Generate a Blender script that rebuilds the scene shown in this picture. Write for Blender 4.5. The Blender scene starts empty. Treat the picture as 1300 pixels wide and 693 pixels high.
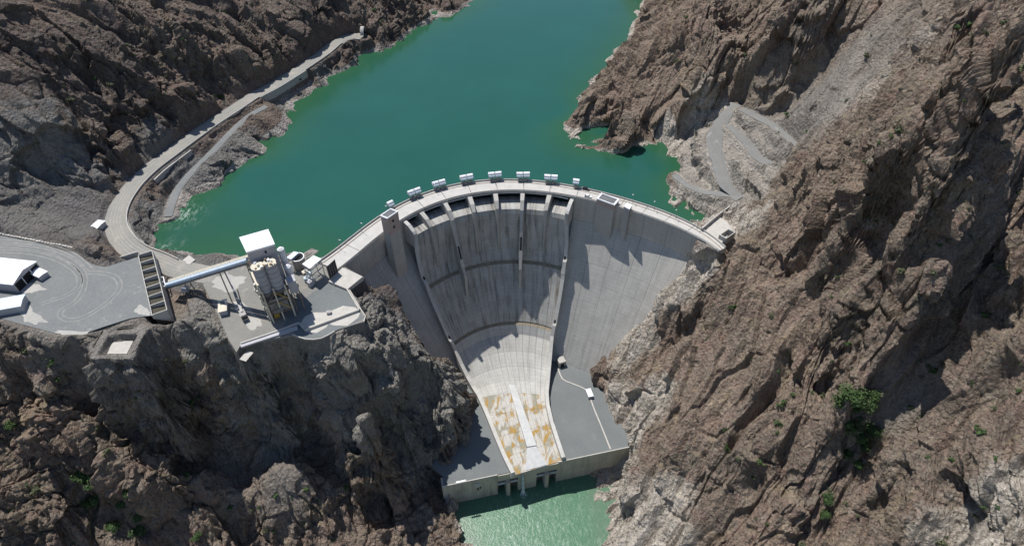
import bpy, math, random
import numpy as np
from mathutils import Vector

rnd = random.Random(7)
scene = bpy.context.scene
C = bpy.context.collection
R_ = math.radians

# ------------------------------------------------------------------ camera, sky, sun, exposure
CAM_H = 230.0            # metres above the dam crest (crest = z 0)
PITCH = R_(44.0)         # looking down
FPX = 775.0 / 1300.0     # focal length as a share of the picture width
cam_d = bpy.data.cameras.new("camera")
cam_d.sensor_fit = 'HORIZONTAL'
cam_d.sensor_width = 36.0
cam_d.lens = 36.0 * FPX
cam_d.clip_start = 1.0
cam_d.clip_end = 5000.0
cam = bpy.data.objects.new("camera", cam_d)
C.objects.link(cam)
cam.location = (0, 0, CAM_H)
cam.rotation_euler = (math.pi / 2 - PITCH, 0, 0)
scene.camera = cam

SUN_EL, SUN_AZ = R_(65.0), R_(-43.0)      # azimuth from +Y, towards -X
world = bpy.data.worlds.new("World")
scene.world = world
world.use_nodes = True
wn = world.node_tree
sky = wn.nodes.new('ShaderNodeTexSky')
sky.sky_type = 'NISHITA'
sky.sun_disc = False
sky.sun_elevation = SUN_EL
sky.sun_rotation = SUN_AZ
sky.altitude = 1500
sky.air_density = 1.0
sky.dust_density = 0.6
bgn = wn.nodes['Background']
wn.links.new(sky.outputs[0], bgn.inputs[0])
bgn.inputs[1].default_value = 0.12
sun_d = bpy.data.lights.new("sun", 'SUN')
sun_d.energy = 4.7
sun_d.angle = R_(0.5)
sun_d.color = (1.0, 0.975, 0.94)
sun = bpy.data.objects.new("sun", sun_d)
C.objects.link(sun)
sv = Vector((math.sin(SUN_AZ) * math.cos(SUN_EL), math.cos(SUN_AZ) * math.cos(SUN_EL), math.sin(SUN_EL)))
sun.rotation_euler = sv.to_track_quat('Z', 'Y').to_euler()
sun.location = (-200, 400, 500)
scene.view_settings.view_transform = 'Standard'
scene.view_settings.look = 'None'
scene.view_settings.gamma = 1.0
scene.view_settings.exposure = 0.15
scene.view_settings.use_curve_mapping = False

# ------------------------------------------------------------------ survey helpers
cP, sP = math.cos(PITCH), math.sin(PITCH)


def G(p, z):
    """Plan position of a surveyed point whose height is z."""
    u = (p[0] - 650) / 775.0
    v = (346.5 - p[1]) / 775.0
    dy, dz = cP + v * sP, -sP + v * cP
    t = (z - CAM_H) / dz
    return (u * t, dy * t)


def G3(p, z):
    a = G(p, z)
    return (a[0], a[1], z)


def proj(q):
    z = q[2] - CAM_H
    d = q[1] * cP - z * sP
    return (650 + 775 * q[0] / d, 346.5 - 775 * (q[1] * sP + z * cP) / d)


def zat(b, py):
    """Height above plan point b that is seen on line py."""
    lo, hi = -135.0, 130.0
    for _ in range(40):
        m = (lo + hi) / 2
        if proj((b[0], b[1], m))[1] > py:
            lo = m
        else:
            hi = m
    return (lo + hi) / 2


def resample(pts, step):
    pts = np.array(pts, float)
    out = []
    n = len(pts)
    for i in range(n - 1):
        p0, p1, p2, p3 = pts[max(i - 1, 0)], pts[i], pts[i + 1], pts[min(i + 2, n - 1)]
        k = max(1, int(np.linalg.norm(p2 - p1) / step))
        for j in range(k):
            t = j / k
            out.append(0.5 * (2 * p1 + (p2 - p0) * t + (2 * p0 - 5 * p1 + 4 * p2 - p3) * t * t + (3 * p1 - p0 - 3 * p2 + p3) * t ** 3))
    out.append(pts[-1])
    return np.array(out)


# ------------------------------------------------------------------ object helpers
def tag(o, label=None, cat=None, group=None, kind=None):
    if label: o['label'] = label
    if cat: o['category'] = cat
    if group: o['group'] = group
    if kind: o['kind'] = kind
    return o


def thing(name, label, cat, loc=(0, 0, 0), rotz=0.0, group=None):
    o = bpy.data.objects.new(name, None)
    o.empty_display_size = 1.0
    C.objects.link(o)
    o.location = loc
    o.rotation_euler = (0, 0, rotz)
    return tag(o, label, cat, group)


def root_of(o):
    while o.parent is not None:
        o = o.parent
    return o


class MB:
    """Collects shapes and links them as ONE mesh object."""
    def __init__(self):
        self.v, self.f, self.uv = [], [], {}

    def add(self, vs, fs, uvs=None):
        b = len(self.v)
        self.v += [tuple(map(float, q)) for q in vs]
        for k, f in enumerate(fs):
            self.f.append(tuple(b + i for i in f))
            if uvs is not None:
                self.uv[len(self.f) - 1] = [uvs[i] for i in f]
        return self

    def box(self, c, size, rz=0.0):
        """c = centre of the base."""
        x, y, z = size[0] / 2, size[1] / 2, size[2]
        ca, sa = math.cos(rz), math.sin(rz)
        vs = []
        for dz in (0, z):
            for dx, dy in ((-x, -y), (x, -y), (x, y), (-x, y)):
                vs.append((c[0] + dx * ca - dy * sa, c[1] + dx * sa + dy * ca, c[2] + dz))
        return self.add(vs, [(3, 2, 1, 0), (4, 5, 6, 7), (0, 1, 5, 4), (1, 2, 6, 5), (2, 3, 7, 6), (3, 0, 4, 7)])

    def prism(self, poly, z0, z1):
        """Vertical prism over a plan polygon; z0 / z1 numbers or lists."""
        n = len(poly)
        a = sum(poly[i][0] * poly[(i + 1) % n][1] - poly[(i + 1) % n][0] * poly[i][1] for i in range(n))
        z0 = z0 if hasattr(z0, '__len__') else [z0] * n
        z1 = z1 if hasattr(z1, '__len__') else [z1] * n
        if a < 0:
            poly, z0, z1 = poly[::-1], z0[::-1], z1[::-1]
        vs = [(p[0], p[1], z) for p, z in zip(poly, z0)] + [(p[0], p[1], z) for p, z in zip(poly, z1)]
        fs = [tuple(range(n - 1, -1, -1)), tuple(range(n, 2 * n))]
        for i in range(n):
            j = (i + 1) % n
            fs.append((i, j, n + j, n + i))
        return self.add(vs, fs)

    def hexa(self, a, b):
        """Solid between two quads a and b (4 points each, same winding)."""
        return self.add(list(a) + list(b), [(3, 2, 1, 0), (4, 5, 6, 7), (0, 1, 5, 4), (1, 2, 6, 5), (2, 3, 7, 6), (3, 0, 4, 7)])

    def bar(self, a, b, w, h=None):
        """Square bar from a to b."""
        a, b = Vector(a), Vector(b)
        h = h or w
        d = (b - a).normalized()
        s = d.cross(Vector((0, 0, 1)))
        if s.length < 1e-3:
            s = Vector((1, 0, 0))
        s.normalize()
        u = s.cross(d).normalized()
        q = lambda p: [p - s * w / 2 - u * h / 2, p + s * w / 2 - u * h / 2, p + s * w / 2 + u * h / 2, p - s * w / 2 + u * h / 2]
        return self.hexa(q(a), q(b))

    def tube(self, a, b, r, r2=None, n=10, cap=True):
        a, b = Vector(a), Vector(b)
        r2 = r if r2 is None else r2
        d = (b - a).normalized()
        s = d.cross(Vector((0, 0, 1)))
        if s.length < 1e-3:
            s = Vector((1, 0, 0))
        s.normalize()
        u = s.cross(d).normalized()
        vs = []
        for p, rr in ((a, r), (b, r2)):
            for i in range(n):
                t = 2 * math.pi * i / n
                vs.append(p + (s * math.cos(t) + u * math.sin(t)) * rr)
        fs = [(i, (i + 1) % n, n + (i + 1) % n, n + i) for i in range(n)]
        if cap:
            fs += [tuple(range(n - 1, -1, -1)), tuple(range(n, 2 * n))]
        return self.add(vs, fs)

    def ribbon(self, path, w, h):
        """Solid strip (kerb, wall) along 3-D path points; w = plan thickness, h = height above the path."""
        P = np.array(path, float)
        n = len(P)
        T = np.gradient(P[:, :2], axis=0)
        T /= np.linalg.norm(T, axis=1)[:, None] + 1e-9
        N = np.c_[-T[:, 1], T[:, 0]] * w / 2
        hh = h if hasattr(h, '__len__') else [h] * n
        vs = []
        for i in range(n):
            l, r = P[i, :2] - N[i], P[i, :2] + N[i]
            z = P[i, 2]
            vs += [(l[0], l[1], z), (r[0], r[1], z), (r[0], r[1], z + hh[i]), (l[0], l[1], z + hh[i])]
        fs = [(0, 1, 2, 3), tuple(4 * (n - 1) + k for k in (3, 2, 1, 0))]
        for i in range(n - 1):
            a, b = 4 * i, 4 * (i + 1)
            for k in range(4):
                m = (k + 1) % 4
                fs.append((a + k, b + k, b + m, a + m))
        return self.add(vs, fs)

    def mesh(self, name, off=(0, 0, 0)):
        me = bpy.data.meshes.new(name)
        vs = [(a - off[0], b - off[1], c - off[2]) for a, b, c in self.v]
        me.from_pydata(vs, [], self.f)
        if self.uv:
            ul = me.uv_layers.new(name='UVMap')
            for p in me.polygons:
                if p.index in self.uv:
                    for li, q in zip(p.loop_indices, self.uv[p.index]):
                        ul.data[li].uv = q
        me.validate()
        me.update()
        return me

    def build(self, name, mat, parent=None, local=False, smooth=False):
        off = (0, 0, 0)
        if parent is not None and not local:
            off = root_of(parent).location
        me = self.mesh(name, off)
        o = bpy.data.objects.new(name, me)
        C.objects.link(o)
        if mat: me.materials.append(mat)
        if parent is not None: o.parent = parent
        if smooth:
            me.polygons.foreach_set('use_smooth', [True] * len(me.polygons))
        return o


def copy_tree(o, parent=None):
    c = o.copy()
    C.objects.link(c)
    c.parent = parent
    for ch in list(o.children):
        copy_tree(ch, c)
    return c


# ------------------------------------------------------------------ materials
def new_mat(name):
    m = bpy.data.materials.new(name)
    m.use_nodes = True
    nt = m.node_tree
    return m, nt, nt.nodes['Principled BSDF']


def N(nt, t, **kw):
    n = nt.nodes.new(t)
    for k, v in kw.items():
        if k in n.inputs.keys() if hasattr(n.inputs, 'keys') else False:
            n.inputs[k].default_value = v
        else:
            setattr(n, k, v)
    return n


def noise(nt, vec, scale, detail=4, rough=0.6, dist=0.0):
    n = nt.nodes.new('ShaderNodeTexNoise')
    n.inputs['Scale'].default_value = scale
    n.inputs['Detail'].default_value = detail
    n.inputs['Roughness'].default_value = rough
    n.inputs['Distortion'].default_value = dist
    if vec is not None: nt.links.new(vec, n.inputs['Vector'])
    return n.outputs['Fac']


def ramp(nt, fac, stops):
    r = nt.nodes.new('ShaderNodeValToRGB')
    el = r.color_ramp.elements
    while len(el) < len(stops): el.new(0.5)
    for e, (p, c) in zip(el, stops):
        e.position = p
        e.color = (c, c, c, 1) if not hasattr(c, '__len__') else (*c, 1)
    nt.links.new(fac, r.inputs[0])
    return r.outputs[0]


def mix(nt, fac, a, b, mode='MIX'):
    m = nt.nodes.new('ShaderNodeMix')
    m.data_type = 'RGBA'
    m.blend_type = mode
    m.clamp_factor = True
    for sock, v in ((m.inputs[0], fac), (m.inputs[6], a), (m.inputs[7], b)):
        if isinstance(v, (int, float)): sock.default_value = v
        elif isinstance(v, tuple): sock.default_value = (*v, 1)
        else: nt.links.new(v, sock)
    return m.outputs[2]


def mth(nt, op, a, b=None):
    m = nt.nodes.new('ShaderNodeMath')
    m.operation = op
    m.use_clamp = False
    for s, v in ((m.inputs[0], a), (m.inputs[1], b)):
        if v is None: continue
        if isinstance(v, (int, float)): s.default_value = v
        else: nt.links.new(v, s)
    return m.outputs[0]


def bump(nt, bs, h, strength, dist):
    b = nt.nodes.new('ShaderNodeBump')
    b.inputs['Strength'].default_value = strength
    b.inputs['Distance'].default_value = dist
    nt.links.new(h, b.inputs['Height'])
    nt.links.new(b.outputs[0], bs.inputs['Normal'])


def obj_co(nt):
    return nt.nodes.new('ShaderNodeTexCoord').outputs['Object']


def geo_co(nt):
    return nt.nodes.new('ShaderNodeNewGeometry').outputs['Position']


def mapped(nt, vec, scale, rot=(0, 0, 0)):
    m = nt.nodes.new('ShaderNodeMapping')
    m.inputs['Scale'].default_value = scale
    m.inputs['Rotation'].default_value = rot
    nt.links.new(vec, m.inputs['Vector'])
    return m.outputs[0]


def simple(name, c1, c2=None, scale=0.5, rough=0.8, metal=0.0, bump_h=0.0, lo=0.35, hi=0.65):
    m, nt, bs = new_mat(name)
    bs.inputs['Roughness'].default_value = rough
    bs.inputs['Metallic'].default_value = metal
    bs.inputs['Specular IOR Level'].default_value = 0.3
    co = geo_co(nt)
    if c2 is None: c2 = tuple(x * 0.82 for x in c1)
    n = noise(nt, co, scale, 6, 0.65)
    nt.links.new(mix(nt, ramp(nt, n, [(lo, 0.0), (hi, 1.0)]), c1, c2), bs.inputs['Base Color'])
    if bump_h: bump(nt, bs, noise(nt, co, scale * 6, 4, 0.7), 0.6, bump_h)
    return m


def attr(nt, name):
    a = nt.nodes.new('ShaderNodeAttribute')
    a.attribute_name = name
    return a


def rock_material():
    m, nt, bs = new_mat('canyon_rock')
    bs.inputs['Roughness'].default_value = 0.93
    bs.inputs['Specular IOR Level'].default_value = 0.15
    co = geo_co(nt)
    big = noise(nt, co, 0.018, 4, 0.6, 0.6)
    mid = noise(nt, co, 0.11, 6, 0.7, 0.4)
    fine = noise(nt, co, 0.9, 6, 0.72)
    base = mix(nt, ramp(nt, big, [(0.35, 0.0), (0.65, 1.0)]), (0.200, 0.162, 0.128), (0.160, 0.140, 0.114))
    base = mix(nt, ramp(nt, mid, [(0.46, 0.0), (0.72, 0.9)]), base, (0.135, 0.098, 0.084))
    base = mix(nt, ramp(nt, noise(nt, co, 0.05, 5, 0.65, 1.0), [(0.55, 0.0), (0.75, 0.8)]), base, (0.225, 0.185, 0.125))
    band = noise(nt, mapped(nt, co, (0.26, 0.26, 0.07), (0.5, 0.5, 0.65)), 0.5, 6, 0.7, 0.8)
    base = mix(nt, ramp(nt, band, [(0.50, 0.0), (0.62, 0.85)]), base, (0.185, 0.135, 0.110))
    base = mix(nt, ramp(nt, band, [(0.30, 0.9), (0.42, 0.0)]), base, (0.245, 0.195, 0.130))
    spot = noise(nt, co, 0.30, 6, 0.75)
    base = mix(nt, ramp(nt, spot, [(0.56, 0.0), (0.66, 0.75)]), base, (0.29, 0.25, 0.205))
    base = mix(nt, ramp(nt, spot, [(0.33, 0.7), (0.43, 0.0)]), base, (0.105, 0.088, 0.075))
    # zone attributes: pale = bleached rock by the dam and water, grey = grey-green plant spur, gravel = loose talus
    pale, grey, grav = attr(nt, 'pale').outputs['Fac'], attr(nt, 'grey').outputs['Fac'], attr(nt, 'gravel').outputs['Fac']
    wob = mth(nt, 'SUBTRACT', mth(nt, 'MULTIPLY', mid, 1.6), 0.8)
    sharp = lambda a: ramp(nt, mth(nt, 'ADD', a, wob), [(0.35, 0.0), (0.65, 1.0)])
    base = mix(nt, sharp(grey), base, mix(nt, fine, (0.235, 0.225, 0.20), (0.16, 0.158, 0.146)))
    base = mix(nt, sharp(pale), base, mix(nt, ramp(nt, mid, [(0.35, 0.0), (0.6, 1.0)]), (0.43, 0.40, 0.36), (0.285, 0.262, 0.225)))
    base = mix(nt, grav, base, mix(nt, fine, (0.21, 0.198, 0.178), (0.165, 0.158, 0.145)))
    base = mix(nt, 1.0, base, (1.24, 1.185, 1.13), 'MULTIPLY')
    base = mix(nt, attr(nt, 'dark_tint').outputs['Fac'], base, mix(nt, 1.0, base, (0.60, 0.615, 0.68), 'MULTIPLY'))
    var = ramp(nt, fine, [(0.28, 0.55), (0.72, 1.38)])
    base = mix(nt, 1.0, base, var, 'MULTIPLY')
    stone = attr(nt, 'stone').outputs['Fac']            # each block its own tone
    base = mix(nt, 1.0, base, ramp(nt, stone, [(0.0, 0.72), (1.0, 1.28)]), 'MULTIPLY')
    nt.links.new(base, bs.inputs['Base Color'])
    h = mth(nt, 'ADD', noise(nt, co, 0.55, 7, 0.75), mth(nt, 'MULTIPLY', noise(nt, co, 2.4, 4, 0.7), 0.4))
    vor = nt.nodes.new('ShaderNodeTexVoronoi')
    vor.inputs['Scale'].default_value = 0.62
    vor.inputs['Detail'].default_value = 2.0
    wv = nt.nodes.new('ShaderNodeVectorMath')
    wv.operation = 'ADD'
    nt.links.new(mapped(nt, co, (1.0, 0.75, 0.6), (0.4, 0.3, 0.7)), wv.inputs[0])
    nz = nt.nodes.new('ShaderNodeTexNoise')
    nz.inputs['Scale'].default_value = 0.5
    nt.links.new(co, nz.inputs['Vector'])
    nt.links.new(nz.outputs['Color'], wv.inputs[1])
    nt.links.new(wv.outputs[0], vor.inputs['Vector'])
    h = mth(nt, 'ADD', mth(nt, 'MULTIPLY', h, 0.8), mth(nt, 'MULTIPLY', vor.outputs['Distance'], 0.9))
    bump(nt, bs, h, 1.0, 1.3)
    return m


def concrete_material(name, c_light, c_dark, streak, grid=True):
    """Cast concrete; UV is in metres (u along the face, v = height)."""
    m, nt, bs = new_mat(name)
    bs.inputs['Roughness'].default_value = 0.88
    bs.inputs['Specular IOR Level'].default_value = 0.25
    co = geo_co(nt)
    uv = nt.nodes.new('ShaderNodeTexCoord').outputs['UV']
    n1 = noise(nt, co, 0.09, 6, 0.6)
    col = mix(nt, ramp(nt, n1, [(0.35, 0.0), (0.7, 1.0)]), c_light, c_dark)
    n2 = noise(nt, co, 1.3, 6, 0.7)
    col = mix(nt, 1.0, col, ramp(nt, n2, [(0.3, 0.86), (0.7, 1.08)]), 'MULTIPLY')
    if streak > 0:      # water streaks run down the fall line
        st = noise(nt, mapped(nt, uv, (0.42, 0.022, 1)), 1.0, 6, 0.72, 0.1)
        st2 = noise(nt, mapped(nt, uv, (0.16, 0.05, 1)), 1.0, 5, 0.65, 0.2)
        f = mth(nt, 'MULTIPLY', ramp(nt, st, [(0.47, 0.0), (0.66, 1.0)]), ramp(nt, st2, [(0.35, 0.15), (0.6, 1.0)]))
        col = mix(nt, mth(nt, 'MULTIPLY', f, streak), col, (0.075, 0.065, 0.055))
        f2 = ramp(nt, noise(nt, mapped(nt, uv, (0.25, 0.03, 1)), 1.3, 5, 0.7), [(0.56, 0.0), (0.72, 1.0)])
        col = mix(nt, mth(nt, 'MULTIPLY', f2, 0.45 * streak), col, (0.30, 0.225, 0.13))
    if grid:            # shutter marks of each pour
        br = nt.nodes.new('ShaderNodeTexBrick')
        br.offset = 0.0
        br.inputs['Scale'].default_value = 1.0
        br.inputs['Brick Width'].default_value = 5.0
        br.inputs['Row Height'].default_value = 2.6
        br.inputs['Mortar Size'].default_value = 0.09
        br.inputs['Mortar Smooth'].default_value = 0.4
        br.inputs['Color1'].default_value = (1, 1, 1, 1)
        br.inputs['Color2'].default_value = (0.90, 0.90, 0.90, 1)
        br.inputs['Mortar'].default_value = (0.70, 0.69, 0.67, 1)
        nt.links.new(uv, br.inputs['Vector'])
        col = mix(nt, 0.75, col, mix(nt, 1.0, col, br.outputs['Color'], 'MULTIPLY'))
    nt.links.new(col, bs.inputs['Base Color'])
    bump(nt, bs, n2, 0.4, 0.08)
    return m


M = {}
M['rock'] = rock_material()
M['wing'] = concrete_material('weathered_concrete', (0.49, 0.468, 0.425), (0.42, 0.402, 0.365), 0.24)
M['chute'] = concrete_material('spillway_concrete', (0.47, 0.455, 0.42), (0.36, 0.345, 0.315), 0.95)
M['bucket'] = concrete_material('pale_bucket_concrete', (0.52, 0.505, 0.465), (0.43, 0.415, 0.38), 0.30)  # lower chute: paler and less streaked than the upper chute
M['conc'] = concrete_material('plain_concrete', (0.44, 0.42, 0.38), (0.37, 0.35, 0.315), 0.0, False)
M['front'] = concrete_material('damp_wall_concrete', (0.47, 0.43, 0.34), (0.36, 0.33, 0.26), 0.5, False)
M['wallc'] = concrete_material('light_wall_concrete', (0.53, 0.515, 0.475), (0.45, 0.435, 0.40), 0.15, False)
M['deck'] = simple('crest_road_concrete', (0.50, 0.475, 0.435), (0.42, 0.40, 0.37), 0.25, 0.9)
M['pale_conc'] = simple('pale_concrete_slab', (0.50, 0.47, 0.42), (0.40, 0.375, 0.335), 0.35, 0.9, lo=0.3, hi=0.7)
M['pink'] = simple('pinkish_render', (0.44, 0.345, 0.30), (0.38, 0.30, 0.265), 0.4, 0.9)
M['white'] = simple('white_sheet_metal', (0.80, 0.80, 0.80), (0.70, 0.70, 0.71), 0.3, 0.5)
M['bluewhite'] = simple('blue_white_sheet', (0.62, 0.70, 0.78), (0.55, 0.62, 0.70), 0.3, 0.5)
M['greywall'] = simple('grey_cladding', (0.42, 0.41, 0.42), (0.36, 0.35, 0.36), 0.3, 0.6)
M['cream'] = simple('cream_painted_steel', (0.62, 0.57, 0.45), (0.5, 0.45, 0.35), 0.7, 0.6)
M['steel'] = simple('grey_steel', (0.27, 0.26, 0.25), (0.20, 0.19, 0.18), 0.8, 0.5, 0.3)
M['rust'] = simple('rusty_steel', (0.30, 0.22, 0.15), (0.16, 0.11, 0.08), 0.9, 0.8)
M['yellow'] = simple('yellow_paint', (0.55, 0.36, 0.06), (0.42, 0.27, 0.06), 0.9, 0.6)
M['dark'] = simple('dark_opening', (0.018, 0.018, 0.02), (0.012, 0.012, 0.013), 0.5, 0.9)
M['black'] = simple('black_panel', (0.03, 0.03, 0.033), None, 0.5, 0.7)
M['louver'] = simple('grey_roof_felt', (0.16, 0.165, 0.165), (0.11, 0.115, 0.115), 0.5, 0.9)
M['gatesteel'] = simple('dark_gate_steel', (0.04, 0.038, 0.036), None, 0.4, 0.6)
M['hoistblue'] = simple('pale_blue_steel', (0.42, 0.49, 0.54), None, 0.5, 0.5)
M['glass'] = simple('car_glass', (0.03, 0.035, 0.04), None, 0.5, 0.1)
M['tyre'] = simple('tyre_rubber', (0.025, 0.025, 0.025), None, 0.5, 0.9)
M['darkpaint'] = simple('dark_car_paint', (0.03, 0.033, 0.04), None, 0.5, 0.3)
M['fill'] = simple('stored_aggregate', (0.085, 0.078, 0.058), (0.06, 0.055, 0.042), 0.8, 0.95, bump_h=0.2)
M['leaf_a'] = simple('green_leaves', (0.062, 0.105, 0.030), (0.036, 0.066, 0.020), 0.35, 0.75)
M['leaf_b'] = simple('dusty_leaves', (0.10, 0.11, 0.055), (0.07, 0.08, 0.042), 0.35, 0.8)
M['bark'] = simple('brown_bark', (0.11, 0.085, 0.06), None, 0.9, 0.9)


def gravel_material(name, c1, c2, dusty, tracks=0.0):
    m, nt, bs = new_mat(name)
    bs.inputs['Roughness'].default_value = 0.95
    bs.inputs['Specular IOR Level'].default_value = 0.15
    co = geo_co(nt)
    col = mix(nt, ramp(nt, noise(nt, co, 0.05, 5, 0.6), [(0.35, 0.0), (0.65, 1.0)]), c1, c2)
    col = mix(nt, ramp(nt, noise(nt, co, 0.13, 6, 0.7, 0.5), [(0.60, 0.0), (0.70, 1.0)]), col, dusty)
    col = mix(nt, ramp(nt, noise(nt, co, 0.42, 7, 0.8, 0.3), [(0.60, 0.0), (0.68, 0.75)]), col, dusty)
    col = mix(nt, 1.0, col, ramp(nt, noise(nt, co, 1.6, 5, 0.75), [(0.3, 0.80), (0.7, 1.16)]), 'MULTIPLY')
    nt.links.new(col, bs.inputs['Base Color'])
    bump(nt, bs, noise(nt, co, 2.2, 4, 0.7), 0.6, 0.12)
    return m


M['yard'] = gravel_material('grey_yard_gravel', (0.170, 0.178, 0.174), (0.205, 0.208, 0.20), (0.29, 0.275, 0.25))
M['bench'] = gravel_material('grey_bench_gravel', (0.185, 0.183, 0.172), (0.215, 0.21, 0.195), (0.30, 0.285, 0.255))
M['road'] = gravel_material('dusty_track', (0.30, 0.28, 0.245), (0.235, 0.23, 0.21), (0.37, 0.34, 0.29))
M['gravel'] = gravel_material('slate_grey_gravel', (0.172, 0.182, 0.178), (0.150, 0.160, 0.158), (0.19, 0.197, 0.192))
M['sandy'] = gravel_material('sandy_ground', (0.24, 0.228, 0.20), (0.20, 0.195, 0.18), (0.36, 0.325, 0.275))


def water_material(name, deep, shallow, rip_scale, rip, rough, foam_amt=0.0):
    m, nt, bs = new_mat(name)
    bs.inputs['Roughness'].default_value = rough
    bs.inputs['IOR'].default_value = 1.33
    bs.inputs['Specular IOR Level'].default_value = 0.5
    co = geo_co(nt)
    a = attr(nt, 'shallow').outputs['Fac']
    col = mix(nt, a, deep, shallow)
    col = mix(nt, 1.0, col, ramp(nt, noise(nt, co, 0.02, 3, 0.6), [(0.3, 0.95), (0.7, 1.05)]), 'MULTIPLY')
    fo = attr(nt, 'foam').outputs['Fac']
    st = noise(nt, mapped(nt, co, (1.0, 0.45, 1), (0, 0, R_(25))), 0.55, 7, 0.72, 0.6)
    f = mth(nt, 'MULTIPLY', ramp(nt, st, [(0.50, 0.0), (0.68, 1.0)]), fo)
    col = mix(nt, f, col, (0.62, 0.68, 0.62))
    nt.links.new(col, bs.inputs['Base Color'])
    bump(nt, bs, noise(nt, co, rip_scale, 5, 0.65), rip, 0.35)
    return m


M['lake'] = water_material('teal_reservoir_water', (0.016, 0.082, 0.061), (0.024, 0.085, 0.040), 0.9, 0.10, 0.12)
M['tail'] = water_material('green_river_water', (0.072, 0.165, 0.095), (0.09, 0.16, 0.10), 0.8, 0.5, 0.25)

# ------------------------------------------------------------------ levels
Z_LAKE, Z_TAIL, Z_PLAT = -8.0, -128.0, -105.0
Z_YARD, Z_PLANT = 6.0, -1.0

# ------------------------------------------------------------------ dam geometry (plan curves)
CC = np.array((1.7, 223.5))        # centre of the spillway arc
CX = np.array((12.0, 195.0))       # pole used to fit both crest edges
E_PX = [(436, 336.6), (486.6, 293.7), (514.4, 276), (542, 263.4), (557.3, 257), (590, 247), (625.5, 241.2), (650, 241.2), (690.4, 244.4), (725.8, 248.7), (758.6, 255.8), (801.5, 265.9), (847, 283.6), (892.4, 303.8), (908.8, 315)]
U_PX = [(418.4, 324), (451, 296), (486.6, 272), (517, 256), (542, 247), (577.5, 235.6), (615.4, 228.5), (650, 227.5), (683, 230.6), (726, 238), (758.6, 245.7), (791, 250.8), (837, 267), (877, 283.6), (890, 292.4)]


def fit_edge(px):
    P = np.array([G(p, 0) for p in px]) - CX
    th = np.arctan2(P[:, 0], P[:, 1])
    return np.polyfit(th, np.hypot(P[:, 0], P[:, 1]), 5)


fE, fU = fit_edge(E_PX), fit_edge(U_PX)
TH0, TH1 = R_(-65.0), R_(58.6)
crest_th = np.linspace(TH0 - 0.03, TH1 + 0.02, 400)


def crest_pt(th, poly=None):
    r = np.polyval(fE if poly is None else poly, th)
    return np.stack([CX[0] + r * np.sin(th), CX[1] + r * np.cos(th)], -1)


crestE = crest_pt(crest_th)
_t = np.gradient(crestE, axis=0)
_t /= np.linalg.norm(_t, axis=1)[:, None]
crestN = np.stack([_t[:, 1], -_t[:, 0]], -1)      # points downstream (inwards)
crestS = np.r_[0, np.cumsum(np.linalg.norm(np.diff(crestE, axis=0), axis=1))]
SLOPE, Z_BAND = 0.55, -18.0


def off_of(z):
    return max(0.0, (Z_BAND - z) * SLOPE)


def th_index(th):
    return np.interp(th, crest_th, np.arange(len(crest_th)))


def face_pt(th, z, extra=0.0):
    i = th_index(th)
    p = np.array([np.interp(i, np.arange(400), crestE[:, k]) for k in (0, 1)])
    n = np.array([np.interp(i, np.arange(400), crestN[:, k]) for k in (0, 1)])
    q = p + n * (off_of(z) + extra)
    return (q[0], q[1], z)


def inward(q):
    d = np.hypot(crestE[:, 0] - q[0], crestE[:, 1] - q[1])
    i = int(d.argmin())
    s = np.dot(np.array(q) - crestE[i], crestN[i])
    return d[i] if s > 0 else -d[i]


def on_face(px):
    """Point where the line of sight px meets the downstream face."""
    for z in np.arange(0, -112, -0.5):
        if inward(G(px, z)) <= off_of(z):
            return (*G(px, z), z)
    return (*G(px, -108), -108)


CONTACT_R = [on_face(p) for p in ((900, 318), (878, 335), (850, 368), (825, 395), (800, 420), (780, 440), (757, 462))]
CONTACT_L = [(505, 380), (527, 418), (547, 443), (575, 458), (586, 480)]

# ------------------------------------------------------------------ numpy noise
def _hash(ix, iy, iz, seed):
    h = (ix.astype(np.uint32) * np.uint32(374761393)) ^ (iy.astype(np.uint32) * np.uint32(668265263)) ^ (iz.astype(np.uint32) * np.uint32(2246822519)) ^ np.uint32((seed * 3266489917) & 0xffffffff)
    h = (h ^ (h >> np.uint32(15))) * np.uint32(2246822519)
    h = (h ^ (h >> np.uint32(13))) * np.uint32(3266489917)
    return h ^ (h >> np.uint32(16))


def _u(h, s):
    return ((h >> np.uint32(s)) & np.uint32(1023)).astype(np.float32) / np.float32(1023.0)


def perlin(p, seed=0):
    i = np.floor(p).astype(np.int32)
    f = (p - i).astype(np.float32)
    w = f * f * f * (f * (f * 6 - 15) + 10)
    out = np.zeros(len(p), np.float32)
    for dx in (0, 1):
        for dy in (0, 1):
            for dz in (0, 1):
                h = _hash(i[:, 0] + dx, i[:, 1] + dy, i[:, 2] + dz, seed)
                g = (_u(h, 0) * 2 - 1) * (f[:, 0] - dx) + (_u(h, 10) * 2 - 1) * (f[:, 1] - dy) + (_u(h, 20) * 2 - 1) * (f[:, 2] - dz)
                out += g * (w[:, 0] if dx else 1 - w[:, 0]) * (w[:, 1] if dy else 1 - w[:, 1]) * (w[:, 2] if dz else 1 - w[:, 2])
    return out * 1.2


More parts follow.
